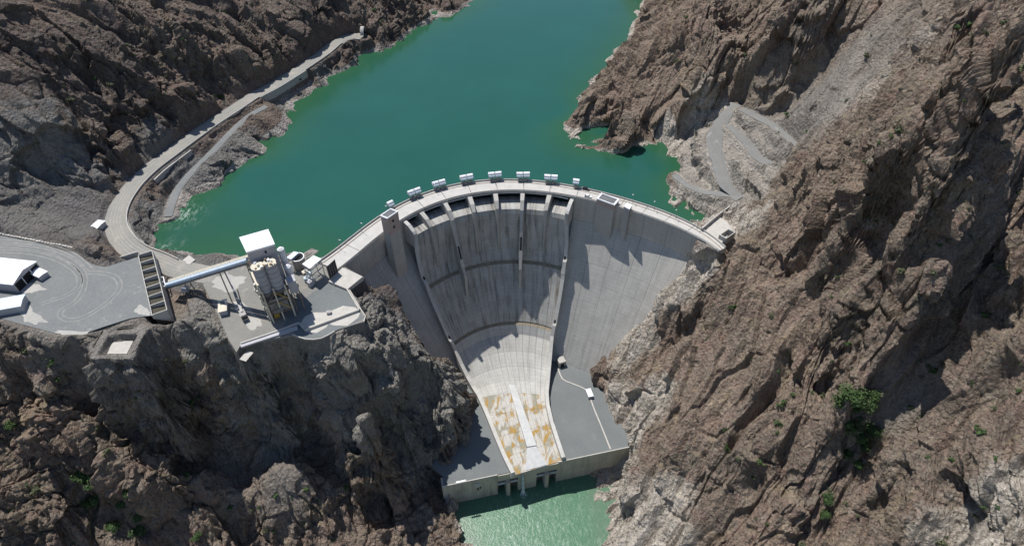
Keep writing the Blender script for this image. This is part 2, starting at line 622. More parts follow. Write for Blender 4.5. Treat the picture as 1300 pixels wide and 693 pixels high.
def blocks(p, seed=0, tilt=0.5, crack=0.25, edge=0.12):
    """Angular blocks: every cell is a tilted plane of its own height, with a crack between cells. Returns height, tone."""
    b = np.floor(p - 0.5).astype(np.int32)
    n = len(p)
    f1 = np.full(n, 9, np.float32)
    f2 = np.full(n, 9, np.float32)
    h1 = np.zeros(n, np.float32)
    h2 = np.zeros(n, np.float32)
    tone = np.zeros(n, np.float32)
    for dx in (0, 1):
        for dy in (0, 1):
            for dz in (0, 1):
                cx, cy, cz = b[:, 0] + dx, b[:, 1] + dy, b[:, 2] + dz
                h = _hash(cx, cy, cz, seed)
                g = _hash(cx, cy, cz, seed + 77)
                ex = p[:, 0] - cx - 0.14 - 0.72 * _u(h, 0)
                ey = p[:, 1] - cy - 0.14 - 0.72 * _u(h, 10)
                ez = p[:, 2] - cz - 0.14 - 0.72 * _u(h, 20)
                d = (0.35 * np.sqrt(ex * ex + ey * ey + ez * ez) + 0.65 * np.maximum(np.maximum(np.abs(ex), np.abs(ey)), np.abs(ez))).astype(np.float32)
                val = (_u(g, 0) - 0.5) + tilt * 2 * ((_u(g, 10) - 0.5) * ex + (_u(g, 20) - 0.5) * ey + (_u(h, 5) - 0.5) * ez)
                near = d < f1
                second = ~near & (d < f2)
                f2 = np.where(near, f1, np.minimum(f2, d))
                h2 = np.where(near, h1, np.where(second, val, h2)).astype(np.float32)
                h1 = np.where(near, val, h1).astype(np.float32)
                tone = np.where(near, _u(g, 4), tone)
                f1 = np.where(near, d, f1)
    e = np.clip((f2 - f1) / edge, 0, 1)
    e = e * e * (3 - 2 * e)
    return h1 * (0.5 + 0.5 * e) + h2 * (0.5 - 0.5 * e) - crack * (1 - e), tone


# ------------------------------------------------------------------ terrain: surveyed heights
SHORE_PX = ((461, 47, 3), (447, 46, 3), (428, 54, 3.2), (412, 67, 3.5), (390, 82, 3.5), (368, 96, 3.5), (345, 110, 3.5), (322, 122, 3.5), (298, 138, 3.5), (270, 156, 3.5), (242, 176, 3.5), (215, 196, 3.2), (190, 215, 3.0), (168, 237, 3.0), (152, 262, 3.0), (148, 285, 2.6), (157, 305, 2.2), (175, 320, 1.8), (200, 330, 1.0), (222, 340, 0.0), (245, 345, -0.8), (275, 350, -1.0))
SV = []


def sv(*pts):
    for a, b, z in pts:
        SV.append((*G((a, b), z), z))


# reservoir shore, left
sv(*[(a, b, Z_LAKE) for a, b in ((605, 1), (590, 11), (555, 15), (552, 24), (527, 37), (512, 48), (476, 57), (454, 72), (434, 92), (415, 101), (397, 115), (386, 131), (374, 131), (363, 159), (348, 174), (358, 168), (340, 177), (339, 196), (319, 206), (293, 220), (287, 230), (260, 244), (240, 254), (228, 270), (220, 282), (207, 284), (194, 301), (197, 316), (210, 324), (222, 321), (242, 318), (262, 324), (275, 315), (290, 322), (303, 334), (350, 332), (378, 326), (405, 322))])
# reservoir shore, right
sv(*[(a, b, Z_LAKE) for a, b in ((818, 0), (801, 28), (799, 45), (776, 73), (766, 93), (751, 108), (733, 126), (711, 156), (713, 162), (743, 163), (738, 174), (731, 185), (738, 191), (750, 184), (761, 194), (774, 194), (804, 186), (834, 186), (852, 193), (857, 205), (856, 219), (847, 223), (849, 241), (862, 261), (877, 271), (889, 278), (880, 287))])
# lake bed
sv(*[(a, b, -40.0) for a, b in ((700, 20), (640, 60), (580, 110), (520, 160), (650, 150), (450, 200), (400, 260), (600, 200), (760, 215), (800, 235), (330, 270), (690, 100))])
sv((700, 195, -45), (560, 225, -45), (480, 255, -40), (830, 250, -30))
# tailwater banks and river bed
sv(*[(a, b, Z_TAIL) for a, b in ((593, 647), (598, 657), (613, 670), (615, 692), (751, 609), (743, 629), (755, 649), (761, 670), (761, 692))])
sv(*[(a, b, -136.0) for a, b in ((640, 670), (700, 640), (680, 692), (620, 640))])
# under the dam and the gravel platforms
for x, y, z in ((-10, 290, -70), (20, 280, -90), (-40, 262, -80), (0, 240, -112), (40, 215, -112), (0, 200, -115), (-30, 195, -112), (40, 195, -114), (-25, 215, -112), (-60, 262, -60), (50, 262, -80)):
    SV.append((x, y, z))
# left mountain above the shore road
sv((0, 0, 92), (75, 0, 84), (150, 0, 75), (225, 0, 63), (300, 0, 50), (350, 0, 43), (400, 0, 34), (450, 0, 24), (520, 5, 9), (500, 25, 6), (480, 40, 4), (560, 0, 3),
   (0, 75, 71), (75, 75, 63), (150, 75, 54), (225, 75, 42), (300, 60, 32), (350, 50, 27), (400, 40, 21), (435, 30, 18), (0, 150, 50), (60, 150, 46), (100, 100, 52), (120, 160, 36), (200, 100, 37), (200, 150, 21), (250, 110, 24), (300, 100, 19),
   (0, 215, 26), (60, 215, 22), (110, 215, 18), (340, 85, 15), (385, 65, 12), (425, 45, 12), (170, 195, 14), (140, 235, 8), (0, 255, 13), (50, 250, 12), (90, 265, 8), (30, 280, 9), (110, 285, 5), (75, 300, 6.5))
# benches between shore road and water
sv((300, 158, 4.5), (268, 178, 4.5), (225, 208, 4), (200, 232, 4.5), (205, 262, 3), (210, 235, 2), (190, 260, 1), (178, 285, 1), (182, 305, 0), (240, 200, 1.5), (280, 170, 1.5), (315, 148, 2), (340, 150, -1), (330, 165, -3), (300, 195, -3), (270, 225, -4), (240, 240, -5), (380, 112, -2), (405, 98, -2), (430, 82, -3), (445, 75, -4))
# plant ground and rocks at its shore
sv((225, 330, 0), (250, 328, -2), (275, 325, -3), (245, 350, -1), (285, 345, -2), (300, 360, -1), (265, 350, 0), (230, 352, 1), (225, 372, 4), (240, 385, 6), (255, 400, 3), (262, 415, 2), (272, 405, 1), (290, 432, -2), (305, 445, -4))
# front-left: yard rim, the deep shaded gully and the foreground ridge
sv((0, 412, 7), (40, 422, 6), (80, 432, 6), (125, 432, 5), (135, 456, 4), (165, 454, 3.5), (185, 410, 6.5), (215, 397, 7), (245, 408, 5), (250, 430, -6), (225, 430, -2), (195, 440, -2), (270, 425, -2), (285, 455, -14), (295, 470, -20),
   (240, 480, -32), (270, 490, -34), (250, 530, -58), (300, 520, -52), (280, 580, -84), (320, 570, -80), (300, 600, -92), (270, 608, -90), (330, 590, -90), (350, 560, -74), (330, 490, -28), (315, 465, -16), (355, 500, -42),
   (0, 440, 0), (50, 450, -4), (100, 460, -6), (140, 475, -8), (175, 480, -14), (0, 470, -12), (50, 490, -18), (120, 505, -22), (215, 500, -40), (190, 520, -46))
RIDGE = ((0, 480, -14), (50, 505, -24), (100, 530, -34), (150, 548, -42), (190, 568, -50), (230, 597, -62), (262, 622, -74))
sv(*RIDGE)
for a_, b_, z_ in RIDGE[2:]:
    q_ = G((a_, b_), z_)
    SV.append((q_[0] + 5, q_[1] + 8, z_ - 15))
sv((20, 545, -30), (60, 570, -38), (100, 582, -45), (140, 602, -52), (180, 622, -60), (220, 648, -72), (250, 662, -82), (20, 580, -50), (60, 608, -58), (112, 612, -64), (150, 638, -76), (190, 658, -84), (0, 625, -54), (40, 640, -60), (70, 650, -64), (120, 660, -82), (0, 693, -74), (60, 685, -76), (130, 692, -90), (180, 680, -92), (220, 690, -98))
# pale mound and the lower foreground
sv((300, 622, -88), (345, 588, -76), (385, 590, -78), (330, 640, -92), (380, 630, -88), (430, 640, -98), (440, 670, -108), (350, 680, -108), (300, 690, -106), (480, 670, -112), (530, 685, -118), (570, 690, -122), (420, 692, -114), (580, 660, -122), (560, 655, -116))
# plant spur
sv((455, 380, -4), (470, 372, -3), (440, 405, -3), (480, 385, -7), (500, 400, -14), (465, 420, -6), (505, 425, -20), (430, 425, -3), (405, 435, -5), (380, 440, -8), (345, 445, -10), (455, 440, -9), (495, 445, -22), (455, 470, -15), (460, 500, -24), (455, 530, -38), (440, 560, -56), (432, 585, -76), (485, 470, -24), (525, 450, -34),
   (420, 455, -16), (405, 470, -30), (380, 490, -48), (385, 530, -68), (400, 560, -84), (410, 590, -97), (550, 470, -42), (578, 482, -52), (560, 490, -54), (590, 500, -70), (500, 495, -36), (495, 520, -54), (525, 505, -58), (540, 530, -78), (480, 560, -78), (470, 600, -98), (500, 590, -98), (540, 565, -92), (520, 620, -110), (550, 600, -108), (575, 590, -104), (565, 625, -118), (580, 540, -84), (586, 520, -76), (572, 580, -96), (574, 610, -104), (588, 636, -118), (600, 650, -126), (480, 640, -112), (440, 614, -100))
for px, z in zip(CONTACT_L, (-22, -36, -48, -62, -72)):
    SV.append((*G(px, z), z))
# right abutment: contact with the dam face, then the bleached zone
SV += [(p[0] + 1.0, p[1] - 1.0, p[2] + 0.5) for p in CONTACT_R] + [(p[0] + 6.0, p[1] - 3.0, p[2] + 9.0) for p in CONTACT_R[1:]]
sv((745, 492, -104), (758, 520, -104), (772, 548, -104), (786, 566, -104), (788, 588, -112), (775, 600, -118),
   (775, 480, -92), (800, 470, -80), (800, 510, -86), (830, 440, -58), (840, 480, -60), (800, 545, -90), (820, 530, -78), (860, 420, -42), (870, 460, -44), (790, 620, -106), (800, 660, -108), (790, 690, -112), (820, 600, -84), (850, 560, -66), (840, 650, -86), (850, 692, -88), (890, 350, -12), (880, 380, -24), (915, 340, -4), (905, 380, -18), (920, 420, -24), (900, 500, -42), (900, 560, -50), (900, 640, -66), (900, 692, -70))
# right mountain
sv((935, 300, 3), (945, 280, 6), (960, 320, 6), (975, 280, 16), (1000, 240, 34), (1000, 300, 20), (950, 370, -2), (1000, 370, 8), (960, 440, -16), (1010, 450, -2), (960, 520, -30), (1010, 530, -14), (960, 600, -46), (1010, 610, -36), (960, 692, -60), (1010, 692, -54), (1060, 300, 38), (1060, 370, 24), (1070, 440, 12), (1060, 490, -2), (1035, 170, 48), (1060, 230, 52),
   (1120, 300, 54), (1140, 360, 46), (1120, 420, 28), (1090, 480, 12), (1120, 240, 70), (1100, 170, 80), (1150, 120, 104), (1160, 180, 96), (1180, 250, 88), (1200, 300, 79), (1175, 380, 49), (1150, 440, 29), (1110, 500, 2), (1240, 200, 98), (1250, 130, 116), (1300, 60, 140), (1300, 130, 122), (1290, 190, 100), (1225, 60, 134), (1225, 0, 150), (1300, 0, 156),
   (1300, 245, 72), (1270, 290, 58), (1235, 345, 45), (1205, 420, 26), (1185, 450, 18), (1150, 495, 2), (1120, 525, -8), (1095, 560, -20), (1080, 600, -32), (1060, 650, -44), (1042, 692, -54),
   (1300, 300, 68), (1300, 350, 62), (1260, 370, 52), (1240, 430, 34), (1300, 430, 54), (1200, 490, 14), (1260, 500, 30), (1300, 520, 38), (1160, 540, -2), (1220, 570, 12), (1300, 600, 28), (1125, 590, -14), (1180, 620, -2), (1250, 650, 10), (1110, 650, -28), (1080, 692, -40), (1150, 692, -20), (1220, 692, 0), (1300, 692, 18))
# upper right: promontory, dark cliff, excavated terraces, pale slope
sv((727, 151, -1), (738, 142, 4), (757, 168, 0), (747, 180, -3), (762, 184, -3), (800, 172, 3), (770, 152, 7), (830, 178, -2), (760, 132, 8), (790, 150, 8), (780, 110, 10), (800, 80, 22), (830, 120, 20), (825, 50, 32), (850, 20, 52), (860, 90, 32), (845, 160, 2), (815, 172, -2), (880, 60, 48), (900, 88, 40), (888, 105, 33), (935, 55, 56), (985, 12, 80), (1040, 0, 92), (900, 0, 70), (873, 150, 7), (900, 150, 10), (930, 128, 22), (952, 100, 30), (985, 60, 44),
   (1012, 30, 54), (1060, 50, 70), (1010, 100, 44), (975, 120, 32), (1060, 100, 62), (1120, 60, 88), (1000, 160, 33), (1090, 120, 76), (1150, 20, 104), (1190, 30, 116), (1080, 0, 94))
sv((870, 190, -1), (885, 180, 3), (905, 165, 9), (905, 195, 8), (915, 215, 7), (920, 238, 5), (930, 150, 17), (960, 165, 20), (985, 190, 22), (950, 190, 14), (945, 215, 12), (955, 235, 10), (970, 250, 12), (875, 235, -3), (900, 240, 0), (905, 262, -3), (890, 258, -5), (930, 262, 4), (915, 275, -1), (865, 215, -5), (880, 215, -1), (890, 190, 3), (860, 240, -6), (925, 285, 0.5), (940, 265, 6))
# beyond the picture
SV += [(-620, 700, 230), (-650, 400, 230), (-650, 150, 180), (-500, 0, 60), (-420, 180, 60), (-330, 100, -10), (-250, 20, -60), (-150, 40, -100), (-60, 60, -118), (20, 60, -134), (25, 0, -136), (90, 40, -80), (170, 0, -10), (260, 60, 60), (360, 150, 120), (420, 260, 180), (420, 420, 220), (330, 520, 190), (260, 640, 170), (200, 720, 110), (400, 720, 240), (110, 720, -8), (60, 760, -40), (-10, 740, -30), (-60, 700, -8), (-160, 720, 60), (-330, 720, 150), (20, -60, -136), (-250, -60, -40), (200, -60, 20), (500, 0, 160), (-420, 560, 120)]
for k_ in range(3, 13):         # rock cut above the shore road
    a_, b_ = np.array(SHORE_PX[k_][:2]), np.array(SHORE_PX[k_ + 1][:2])
    qa, qb = np.array(G(a_, 3.5)), np.array(G(b_, 3.5))
    n_ = np.array((-(qb - qa)[1], (qb - qa)[0])); n_ /= np.linalg.norm(n_)
    if n_[0] > 0: n_ = -n_
    m_ = (qa + qb) / 2
    for dd_, hh_ in ((8.5, 5), (13, 15), (22, 24)):
        SV.append((m_[0] + n_[0] * dd_, m_[1] + n_[1] * dd_, 3.5 + hh_ * (1.0 if k_ < 11 else 0.6)))
SV = np.array(SV, float)

# ------------------------------------------------------------------ terrain: base height field on a 1 m plan grid
GX0, GX1, GY0, GY1 = -660, 500, -60, 780


def rbf_fit(P, Z, lam=0.35):
    d = np.hypot(P[:, None, 0] - P[None, :, 0], P[:, None, 1] - P[None, :, 1])
    K = np.sqrt(d * d + 16.0)
    n = len(P)
    A = np.zeros((n + 3, n + 3))
    A[:n, :n] = K - np.eye(n) * lam
    A[:n, n] = 1
    A[:n, n + 1:] = P / 100
    A[n:, :n] = A[:n, n:].T
    s = np.linalg.solve(A, np.r_[Z, 0, 0, 0])
    return s


def rbf_eval(P, s, Q):
    out = np.empty(len(Q))
    n = len(P)
    for i in range(0, len(Q), 20000):
        q = Q[i:i + 20000]
        d2 = (q[:, None, 0] - P[None, :, 0]) ** 2 + (q[:, None, 1] - P[None, :, 1]) ** 2
        out[i:i + 20000] = np.sqrt(d2 + 16.0) @ s[:n] + s[n] + q @ s[n + 1:] / 100
    return out


# merge survey points that fall on the same spot
keep, used = [], np.zeros(len(SV), bool)
for i in range(len(SV)):
    if used[i]: continue
    d = np.hypot(SV[:, 0] - SV[i, 0], SV[:, 1] - SV[i, 1])
    j = (d < 1.5) & ~used
    used |= j
    keep.append(SV[j].mean(0))
SV = np.array(keep)
sol = rbf_fit(SV[:, :2], SV[:, 2])
cs = 3
gx = np.arange(GX0, GX1 + 1, cs, dtype=float)
gy = np.arange(GY0, GY1 + 1, cs, dtype=float)
QX, QY = np.meshgrid(gx, gy)
Zc = rbf_eval(SV[:, :2], sol, np.c_[QX.ravel(), QY.ravel()]).reshape(QX.shape)


def bilin(F, x0, y0, step, X, Y):
    fx = np.clip((X - x0) / step, 0, F.shape[1] - 1.001)
    fy = np.clip((Y - y0) / step, 0, F.shape[0] - 1.001)
    i, j = fx.astype(int), fy.astype(int)
    a, b = fx - i, fy - j
    return (F[j, i] * (1 - a) + F[j, i + 1] * a) * (1 - b) + (F[j + 1, i] * (1 - a) + F[j + 1, i + 1] * a) * b


X1, Y1 = np.meshgrid(np.arange(GX0, GX1, 1.0), np.arange(GY0, GY1, 1.0))
Z1 = bilin(Zc, GX0, GY0, cs, X1, Y1)
TERM = np.zeros_like(Z1)
MASK = np.ones_like(Z1)       # how much rocky relief is allowed
GRAV = np.zeros_like(Z1)


def poly_sd(poly, X, Y):
    """Signed distance to a polygon (negative inside)."""
    P = np.array(poly, float)
    d = np.full(X.shape, 1e9)
    ins = np.zeros(X.shape, bool)
    n = len(P)
    for i in range(n):
        a, b = P[i], P[(i + 1) % n]
        e = b - a
        wx, wy = X - a[0], Y - a[1]
        t = np.clip((wx * e[0] + wy * e[1]) / (e @ e + 1e-9), 0, 1)
        d = np.minimum(d, (wx - e[0] * t) ** 2 + (wy - e[1] * t) ** 2)
        c1 = (a[1] <= Y) & (b[1] > Y)
        c2 = (a[1] > Y) & (b[1] <= Y)
        cr = e[0] * wy - e[1] * wx
        ins ^= (c1 & (cr > 0)) | (c2 & (cr < 0))
    d = np.sqrt(d)
    return np.where(ins, -d, d)


def window(P, pad):
    P = np.array(P)
    x0, x1 = int(max(P[:, 0].min() - pad, GX0) - GX0), int(min(P[:, 0].max() + pad, GX1 - 1) - GX0)
    y0, y1 = int(max(P[:, 1].min() - pad, GY0) - GY0), int(min(P[:, 1].max() + pad, GY1 - 1) - GY0)
    return np.s_[y0:y1 + 1, x0:x1 + 1]


def sm(t):
    t = np.clip(t, 0, 1)
    return t * t * (3 - 2 * t)


def flatten(poly, z, blend, drop=0.5, inset=0.0, relief=0.0, gravel=None, mk=0.0):
    w = window(poly, blend + 12)
    sd = poly_sd(poly, X1[w], Y1[w]) + inset
    k = sm(1 - sd / max(blend, 0.1))
    Z1[w] = Z1[w] * (1 - k) + (z - drop) * k
    MASK[w] = np.minimum(MASK[w], np.maximum(relief, sm((sd - mk) / 3.0)))
    if gravel: GRAV[w] = np.maximum(GRAV[w], gravel * sm(1 - sd / (blend + 4)))


def carve_road(path, half, blend, drop=0.4):
    """path: 3-D polyline; makes the ground follow it."""
    P = resample(path, 3.0)
    w = window(P[:, :2], half + blend + 4)
    X, Y = X1[w], Y1[w]
    best = np.full(X.shape, 1e9)
    zr = np.zeros(X.shape)
    for i in range(len(P) - 1):
        a, e = P[i], P[i + 1] - P[i]
        t = np.clip(((X - a[0]) * e[0] + (Y - a[1]) * e[1]) / (e[0] ** 2 + e[1] ** 2 + 1e-9), 0, 1)
        d = np.hypot(X - a[0] - e[0] * t, Y - a[1] - e[1] * t)
        n = d < best
        best = np.where(n, d, best)
        zr = np.where(n, a[2] + e[2] * t, zr)
    k = sm(1 - (best - half) / blend)
    Z1[w] = Z1[w] * (1 - k) + (zr - drop) * k
    MASK[w] = np.minimum(MASK[w], 1 - sm(1 - (best - half - 0.5) / (blend + 1.0)))
    return P


def cleft(px, width, depth):
    """Narrow fissure with a steep sunny lip, cut along a line of sight path."""
    path = []
    for p in px:
        for z in np.arange(165, -136, -1.0):
            x, y = G(p, z)
            if float(bilin(Z1, GX0, GY0, 1.0, np.array([x]), np.array([y]))[0]) >= z: break
        path.append((x, y))
    P_ = resample(path, 2.0)
    w_ = window(P_, width * 3)
    X, Y = X1[w_], Y1[w_]
    best = np.full(X.shape, 1e9)
    for p in P_: best = np.minimum(best, np.hypot(X - p[0], Y - p[1]))
    Z1[w_] -= depth * sm(1 - best / width)


for px_, wd_, dp_ in ((((1157, 250), (1135, 305), (1110, 362), (1080, 430), (1056, 488), (1046, 510)), 8, 10), (((1240, 20), (1215, 62), (1190, 100), (1165, 128)), 6, 12), (((1150, 50), (1135, 110), (1120, 140)), 4, 7), (((1290, 60), (1262, 110), (1235, 150)), 5, 8), (((1100, 60), (1090, 100), (1075, 130)), 3, 5),
                      (((893, 375), (885, 400), (868, 425), (850, 442)), 5, 10), (((1040, 390), (1020, 430), (1000, 455)), 3.5, 6), (((1240, 600), (1215, 640), (1190, 690)), 5, 9), (((1175, 590), (1150, 610), (1110, 640)), 4, 7), (((1010, 560), (985, 590), (950, 620)), 3.5, 6), (((1270, 470), (1235, 520), (1205, 560)), 4, 7), (((940, 590), (915, 620), (880, 640)), 3.5, 6),
                      (((30, 30), (75, 60), (120, 110)), 6, 9), (((150, 10), (190, 50), (225, 85)), 6, 9), (((60, 110), (100, 150), (120, 180)), 5, 8), (((90, 445), (130, 500), (170, 545)), 4, 8), (((10, 470), (60, 520), (95, 560)), 4, 7), (((330, 500), (350, 540), (365, 570)), 4, 7), (((300, 640), (330, 670), (340, 690)), 4, 6)):
    cleft(px_, wd_, dp_)

# flat places ------------------------------------------------------
YARD = [G(p, Z_YARD) for p in ((-140, 290), (-60, 296), (0, 299), (50, 309), (95, 322), (118, 336), (134, 339), (160, 331), (176, 326), (193.5, 400), (165, 404), (130, 415), (105, 424), (70, 423), (30, 412), (0, 404), (-140, 400))]
PLANT = [G(p, Z_PLANT) for p in ((262, 345), (300, 338), (350, 336), (385, 330), (412, 326), (428, 330), (440, 340), (462, 352), (444, 368), (462, 398), (462, 408), (430, 418), (408, 428), (388, 431), (372, 425), (306, 437), (300, 447), (290, 430), (270, 385), (258, 362))]
PIT = [G(p, 4.8) for p in ((139, 427), (172, 425), (160, 448), (127, 448))]
PLAT_L = [G(p, Z_PLAT) for p in ((575, 614), (648, 601), (640, 570), (627, 540), (610, 500), (603, 476), (597, 500), (588, 540), (580, 590), (580, 614))]
PLAT_R = [G(p, Z_PLAT) for p in ((716, 585), (788, 570), (800, 560), (770, 490), (745, 465), (705, 455), (692, 480), (692, 500), (697, 530))]
flatten(YARD, Z_YARD, 7.0, 0.25, gravel=0.8, mk=1.0)
flatten([G(p, Z_YARD) for p in ((173, 322), (214, 316), (234, 396), (192, 404))], -3.0, 3.0, 0.0, mk=1.0)
flatten(PLANT, Z_PLANT, 2.5, 0.6, gravel=0.4)
_pc = np.mean(np.array(PIT), 0)
flatten([tuple(_pc + (np.array(p) - _pc) * 1.75) for p in PIT], 5.0, 9.0, 0.3, gravel=1.0, mk=-1.0)
flatten(PIT, 0.9, 0.8, 0.1, gravel=1.0, mk=2.0)
for pol in (PLAT_L, PLAT_R):
    flatten(pol, Z_PLAT, 1.0, 1.5, inset=3.0, mk=-3.0)
flatten([G(p, Z_PLAT) for p in ((588, 468), (604, 507), (633, 562), (650, 602), (714, 585), (696, 520), (694, 480), (690, 450))], -116, 1.0, 0.0, mk=0.0)
flatten([G(p, Z_TAIL) for p in ((594, 650), (600, 660), (616, 684), (622, 720), (742, 720), (742, 660), (735, 634), (747, 612), (744, 598), (588, 634))], -136, 4.0, 0.0, mk=0.0)
ABUT = [G(p, 0.3) for p in ((888, 293), (913, 272), (924, 280), (930, 291), (922, 300), (910, 316), (880, 302))]
flatten(ABUT, 0.0, 3.0, 0.6)

SHORE_ROAD = [G3((p[0], p[1]), p[2]) for p in SHORE_PX]
LOW_ROAD = [G3((p[0], p[1]), p[2]) for p in ((338, 135, 1.5), (318, 146, 0.5), (296, 165, -1), (275, 187, -2), (256, 206, -3), (240, 222, -4), (226, 240, -5), (218, 258, -6), (213, 275, -7.4))]
BENCH_A = [G3((p[0], p[1]), p[2]) for p in ((938, 252, 5), (922, 235, 6), (914, 215, 7.5), (908, 195, 9), (908, 175, 11), (918, 155, 15), (935, 132, 20))]
BENCH_B = [G3((p[0], p[1]), p[2]) for p in ((925, 160, 15), (945, 178, 15.5), (962, 200, 14.5), (978, 208, 15), (990, 214, 15.5))]
BENCH_C = [G3((p[0], p[1]), p[2]) for p in ((940, 138, 21), (965, 150, 22), (985, 162, 23), (1003, 178, 25), (1014, 190, 26.5))]
BENCH_D = [G3((p[0], p[1]), p[2]) for p in ((856, 222, -3), (868, 232, -1.5), (885, 240, 0), (905, 245, 2), (930, 247, 5), (940, 252, 5.5))]
BENCH_E = [G3((p[0], p[1]), p[2]) for p in ((876, 168, 2), (880, 182, 1.5), (887, 203, 1.2), (893, 222, 1.5), (903, 240, 2.2))]
_sp = carve_road(SHORE_ROAD, 6.6, 3.5)
_t2 = np.gradient(_sp[:, :2], axis=0)
_t2 /= np.linalg.norm(_t2, axis=1)[:, None]
_n2 = np.c_[-_t2[:, 1], _t2[:, 0]]
for pa_, pb_, o0_, o1_, zf_ in (((322, 122), (385, 86), 7.0, 12.0, -7.0), ((447, 46), (462, 45), 7.0, 14.0, -9.0), ((166, 240), (230, 183), 9.6, 13.5, -2.0)):
    ia_, ib_ = sorted(int(np.argmin(np.hypot(_sp[:, 0] - G(p, 3.5)[0], _sp[:, 1] - G(p, 3.5)[1]))) for p in (pa_, pb_))
    ib_ = max(ib_, ia_ + 2)
    # the lake lies on the right-hand side when walking towards the tunnel
    sg_ = 1 if (_n2[ia_:ib_, 0].mean() > 0) else -1
    po_ = [tuple(_sp[i, :2] + sg_ * _n2[i] * o0_) for i in range(ia_, ib_)] + [tuple(_sp[i, :2] + sg_ * _n2[i] * o1_) for i in range(ib_ - 1, ia_ - 1, -1)]
    w_ = window(po_, 4)
    k_ = sm(0.5 - poly_sd(po_, X1[w_], Y1[w_]) / 1.5)
    Z1[w_] = Z1[w_] * (1 - k_) + np.minimum(Z1[w_], zf_) * k_
    MASK[w_] = np.minimum(MASK[w_], 1 - 0.6 * k_)

carve_road(LOW_ROAD, 3.2, 3.5)
for b in (BENCH_A, BENCH_B, BENCH_C, BENCH_D):
    carve_road(b, 5.0 if b is BENCH_A else (2.8 if b is BENCH_E else 3.8), 1.6)

# excavated terraces on the right bank
TERR = [G(p, z) for p, z in (((853, 226), -5), ((862, 196), -3), ((882, 160), 4), ((925, 126), 22), ((975, 140), 26), ((1010, 175), 30), ((1000, 212), 20), ((965, 250), 9), ((935, 268), 2), ((890, 274), -5), ((858, 250), -6))]
w = window(TERR, 14)
tk_ = sm(0.5 - poly_sd(TERR, X1[w], Y1[w]) / 10.0)
hs_ = 7.0
zq = (Z1[w] + 3.2 + 1.2 * np.sin(X1[w] * 0.11) + 0.9 * np.sin(Y1[w] * 0.17)) / hs_
fr_ = zq - np.floor(zq)
stair = hs_ * (np.floor(zq) + np.where(fr_ < 0.78, 0.10 * fr_, 0.08 + 0.92 * sm((fr_ - 0.78) / 0.13))) - 3.2
rd_ = (MASK[w] > 0.95)
Z1[w] = np.where(rd_, Z1[w] * (1 - tk_) + stair * tk_, Z1[w])
GRAV[w] = np.maximum(GRAV[w], tk_ * np.where(fr_ < 0.66, 0.6, 0.0))
TERM[w] = tk_
RISE = np.zeros_like(Z1)
RISE[w] = tk_ * np.where((fr_ > 0.74) & (fr_ < 0.95), 1.0, 0.0)
MASK[w] = np.minimum(MASK[w], 1 - 0.7 * tk_ * (fr_ < 0.70))
# keep the ground below the dam's visible faces
EXPOSED = [tuple(p) for p in crestE[::20]] + [p[:2] for p in CONTACT_R] + [G((745, 470), -105), G((700, 470), -105), (10, 180), G((610, 500), -105)] + [G(p, z) for p, z in zip(CONTACT_L[::-1], (-78, -66, -52, -40, -26))]
w = window(EXPOSED, 20)
sdx = poly_sd(EXPOSED, X1[w], Y1[w])
d_in = np.full(sdx.shape, 1e9)
for k in range(0, 400, 8):
    d_in = np.minimum(d_in, np.hypot(X1[w] - crestE[k, 0], Y1[w] - crestE[k, 1]))
zface = Z_BAND - d_in / SLOPE - 5.0
Z1[w] = np.where(sdx < 0, np.minimum(Z1[w], np.maximum(zface, -116)), Z1[w])
DAM_IN = np.zeros(Z1.shape, bool)
DAM_IN[w] = sdx < -0.5
MASK[w] = np.minimum(MASK[w], np.clip(0.3 + sdx / 9.0, 0.3, 1.0))


# ------------------------------------------------------------------ terrain: mesh with rocky relief
def box_blur(F, k):
    for ax in (0, 1):
        pw = [(0, 0), (0, 0)]
        pw[ax] = (k + 1, k)
        c = np.cumsum(np.pad(F, pw, mode='edge'), axis=ax)
        n_ = F.shape[ax]
        F = (np.take(c, np.arange(2 * k + 1, 2 * k + 1 + n_), axis=ax) - np.take(c, np.arange(0, n_), axis=ax)) / (2 * k + 1)
    return F


# the 1 m grid creases on cliffs: soften it wherever the ground is not laid flat
Zb = box_blur(box_blur(Z1, 2), 1)
kb = np.clip(MASK * 1.5, 0, 1)
Z1 = Z1 * (1 - kb) + Zb * kb
Y_OFF = 150.0


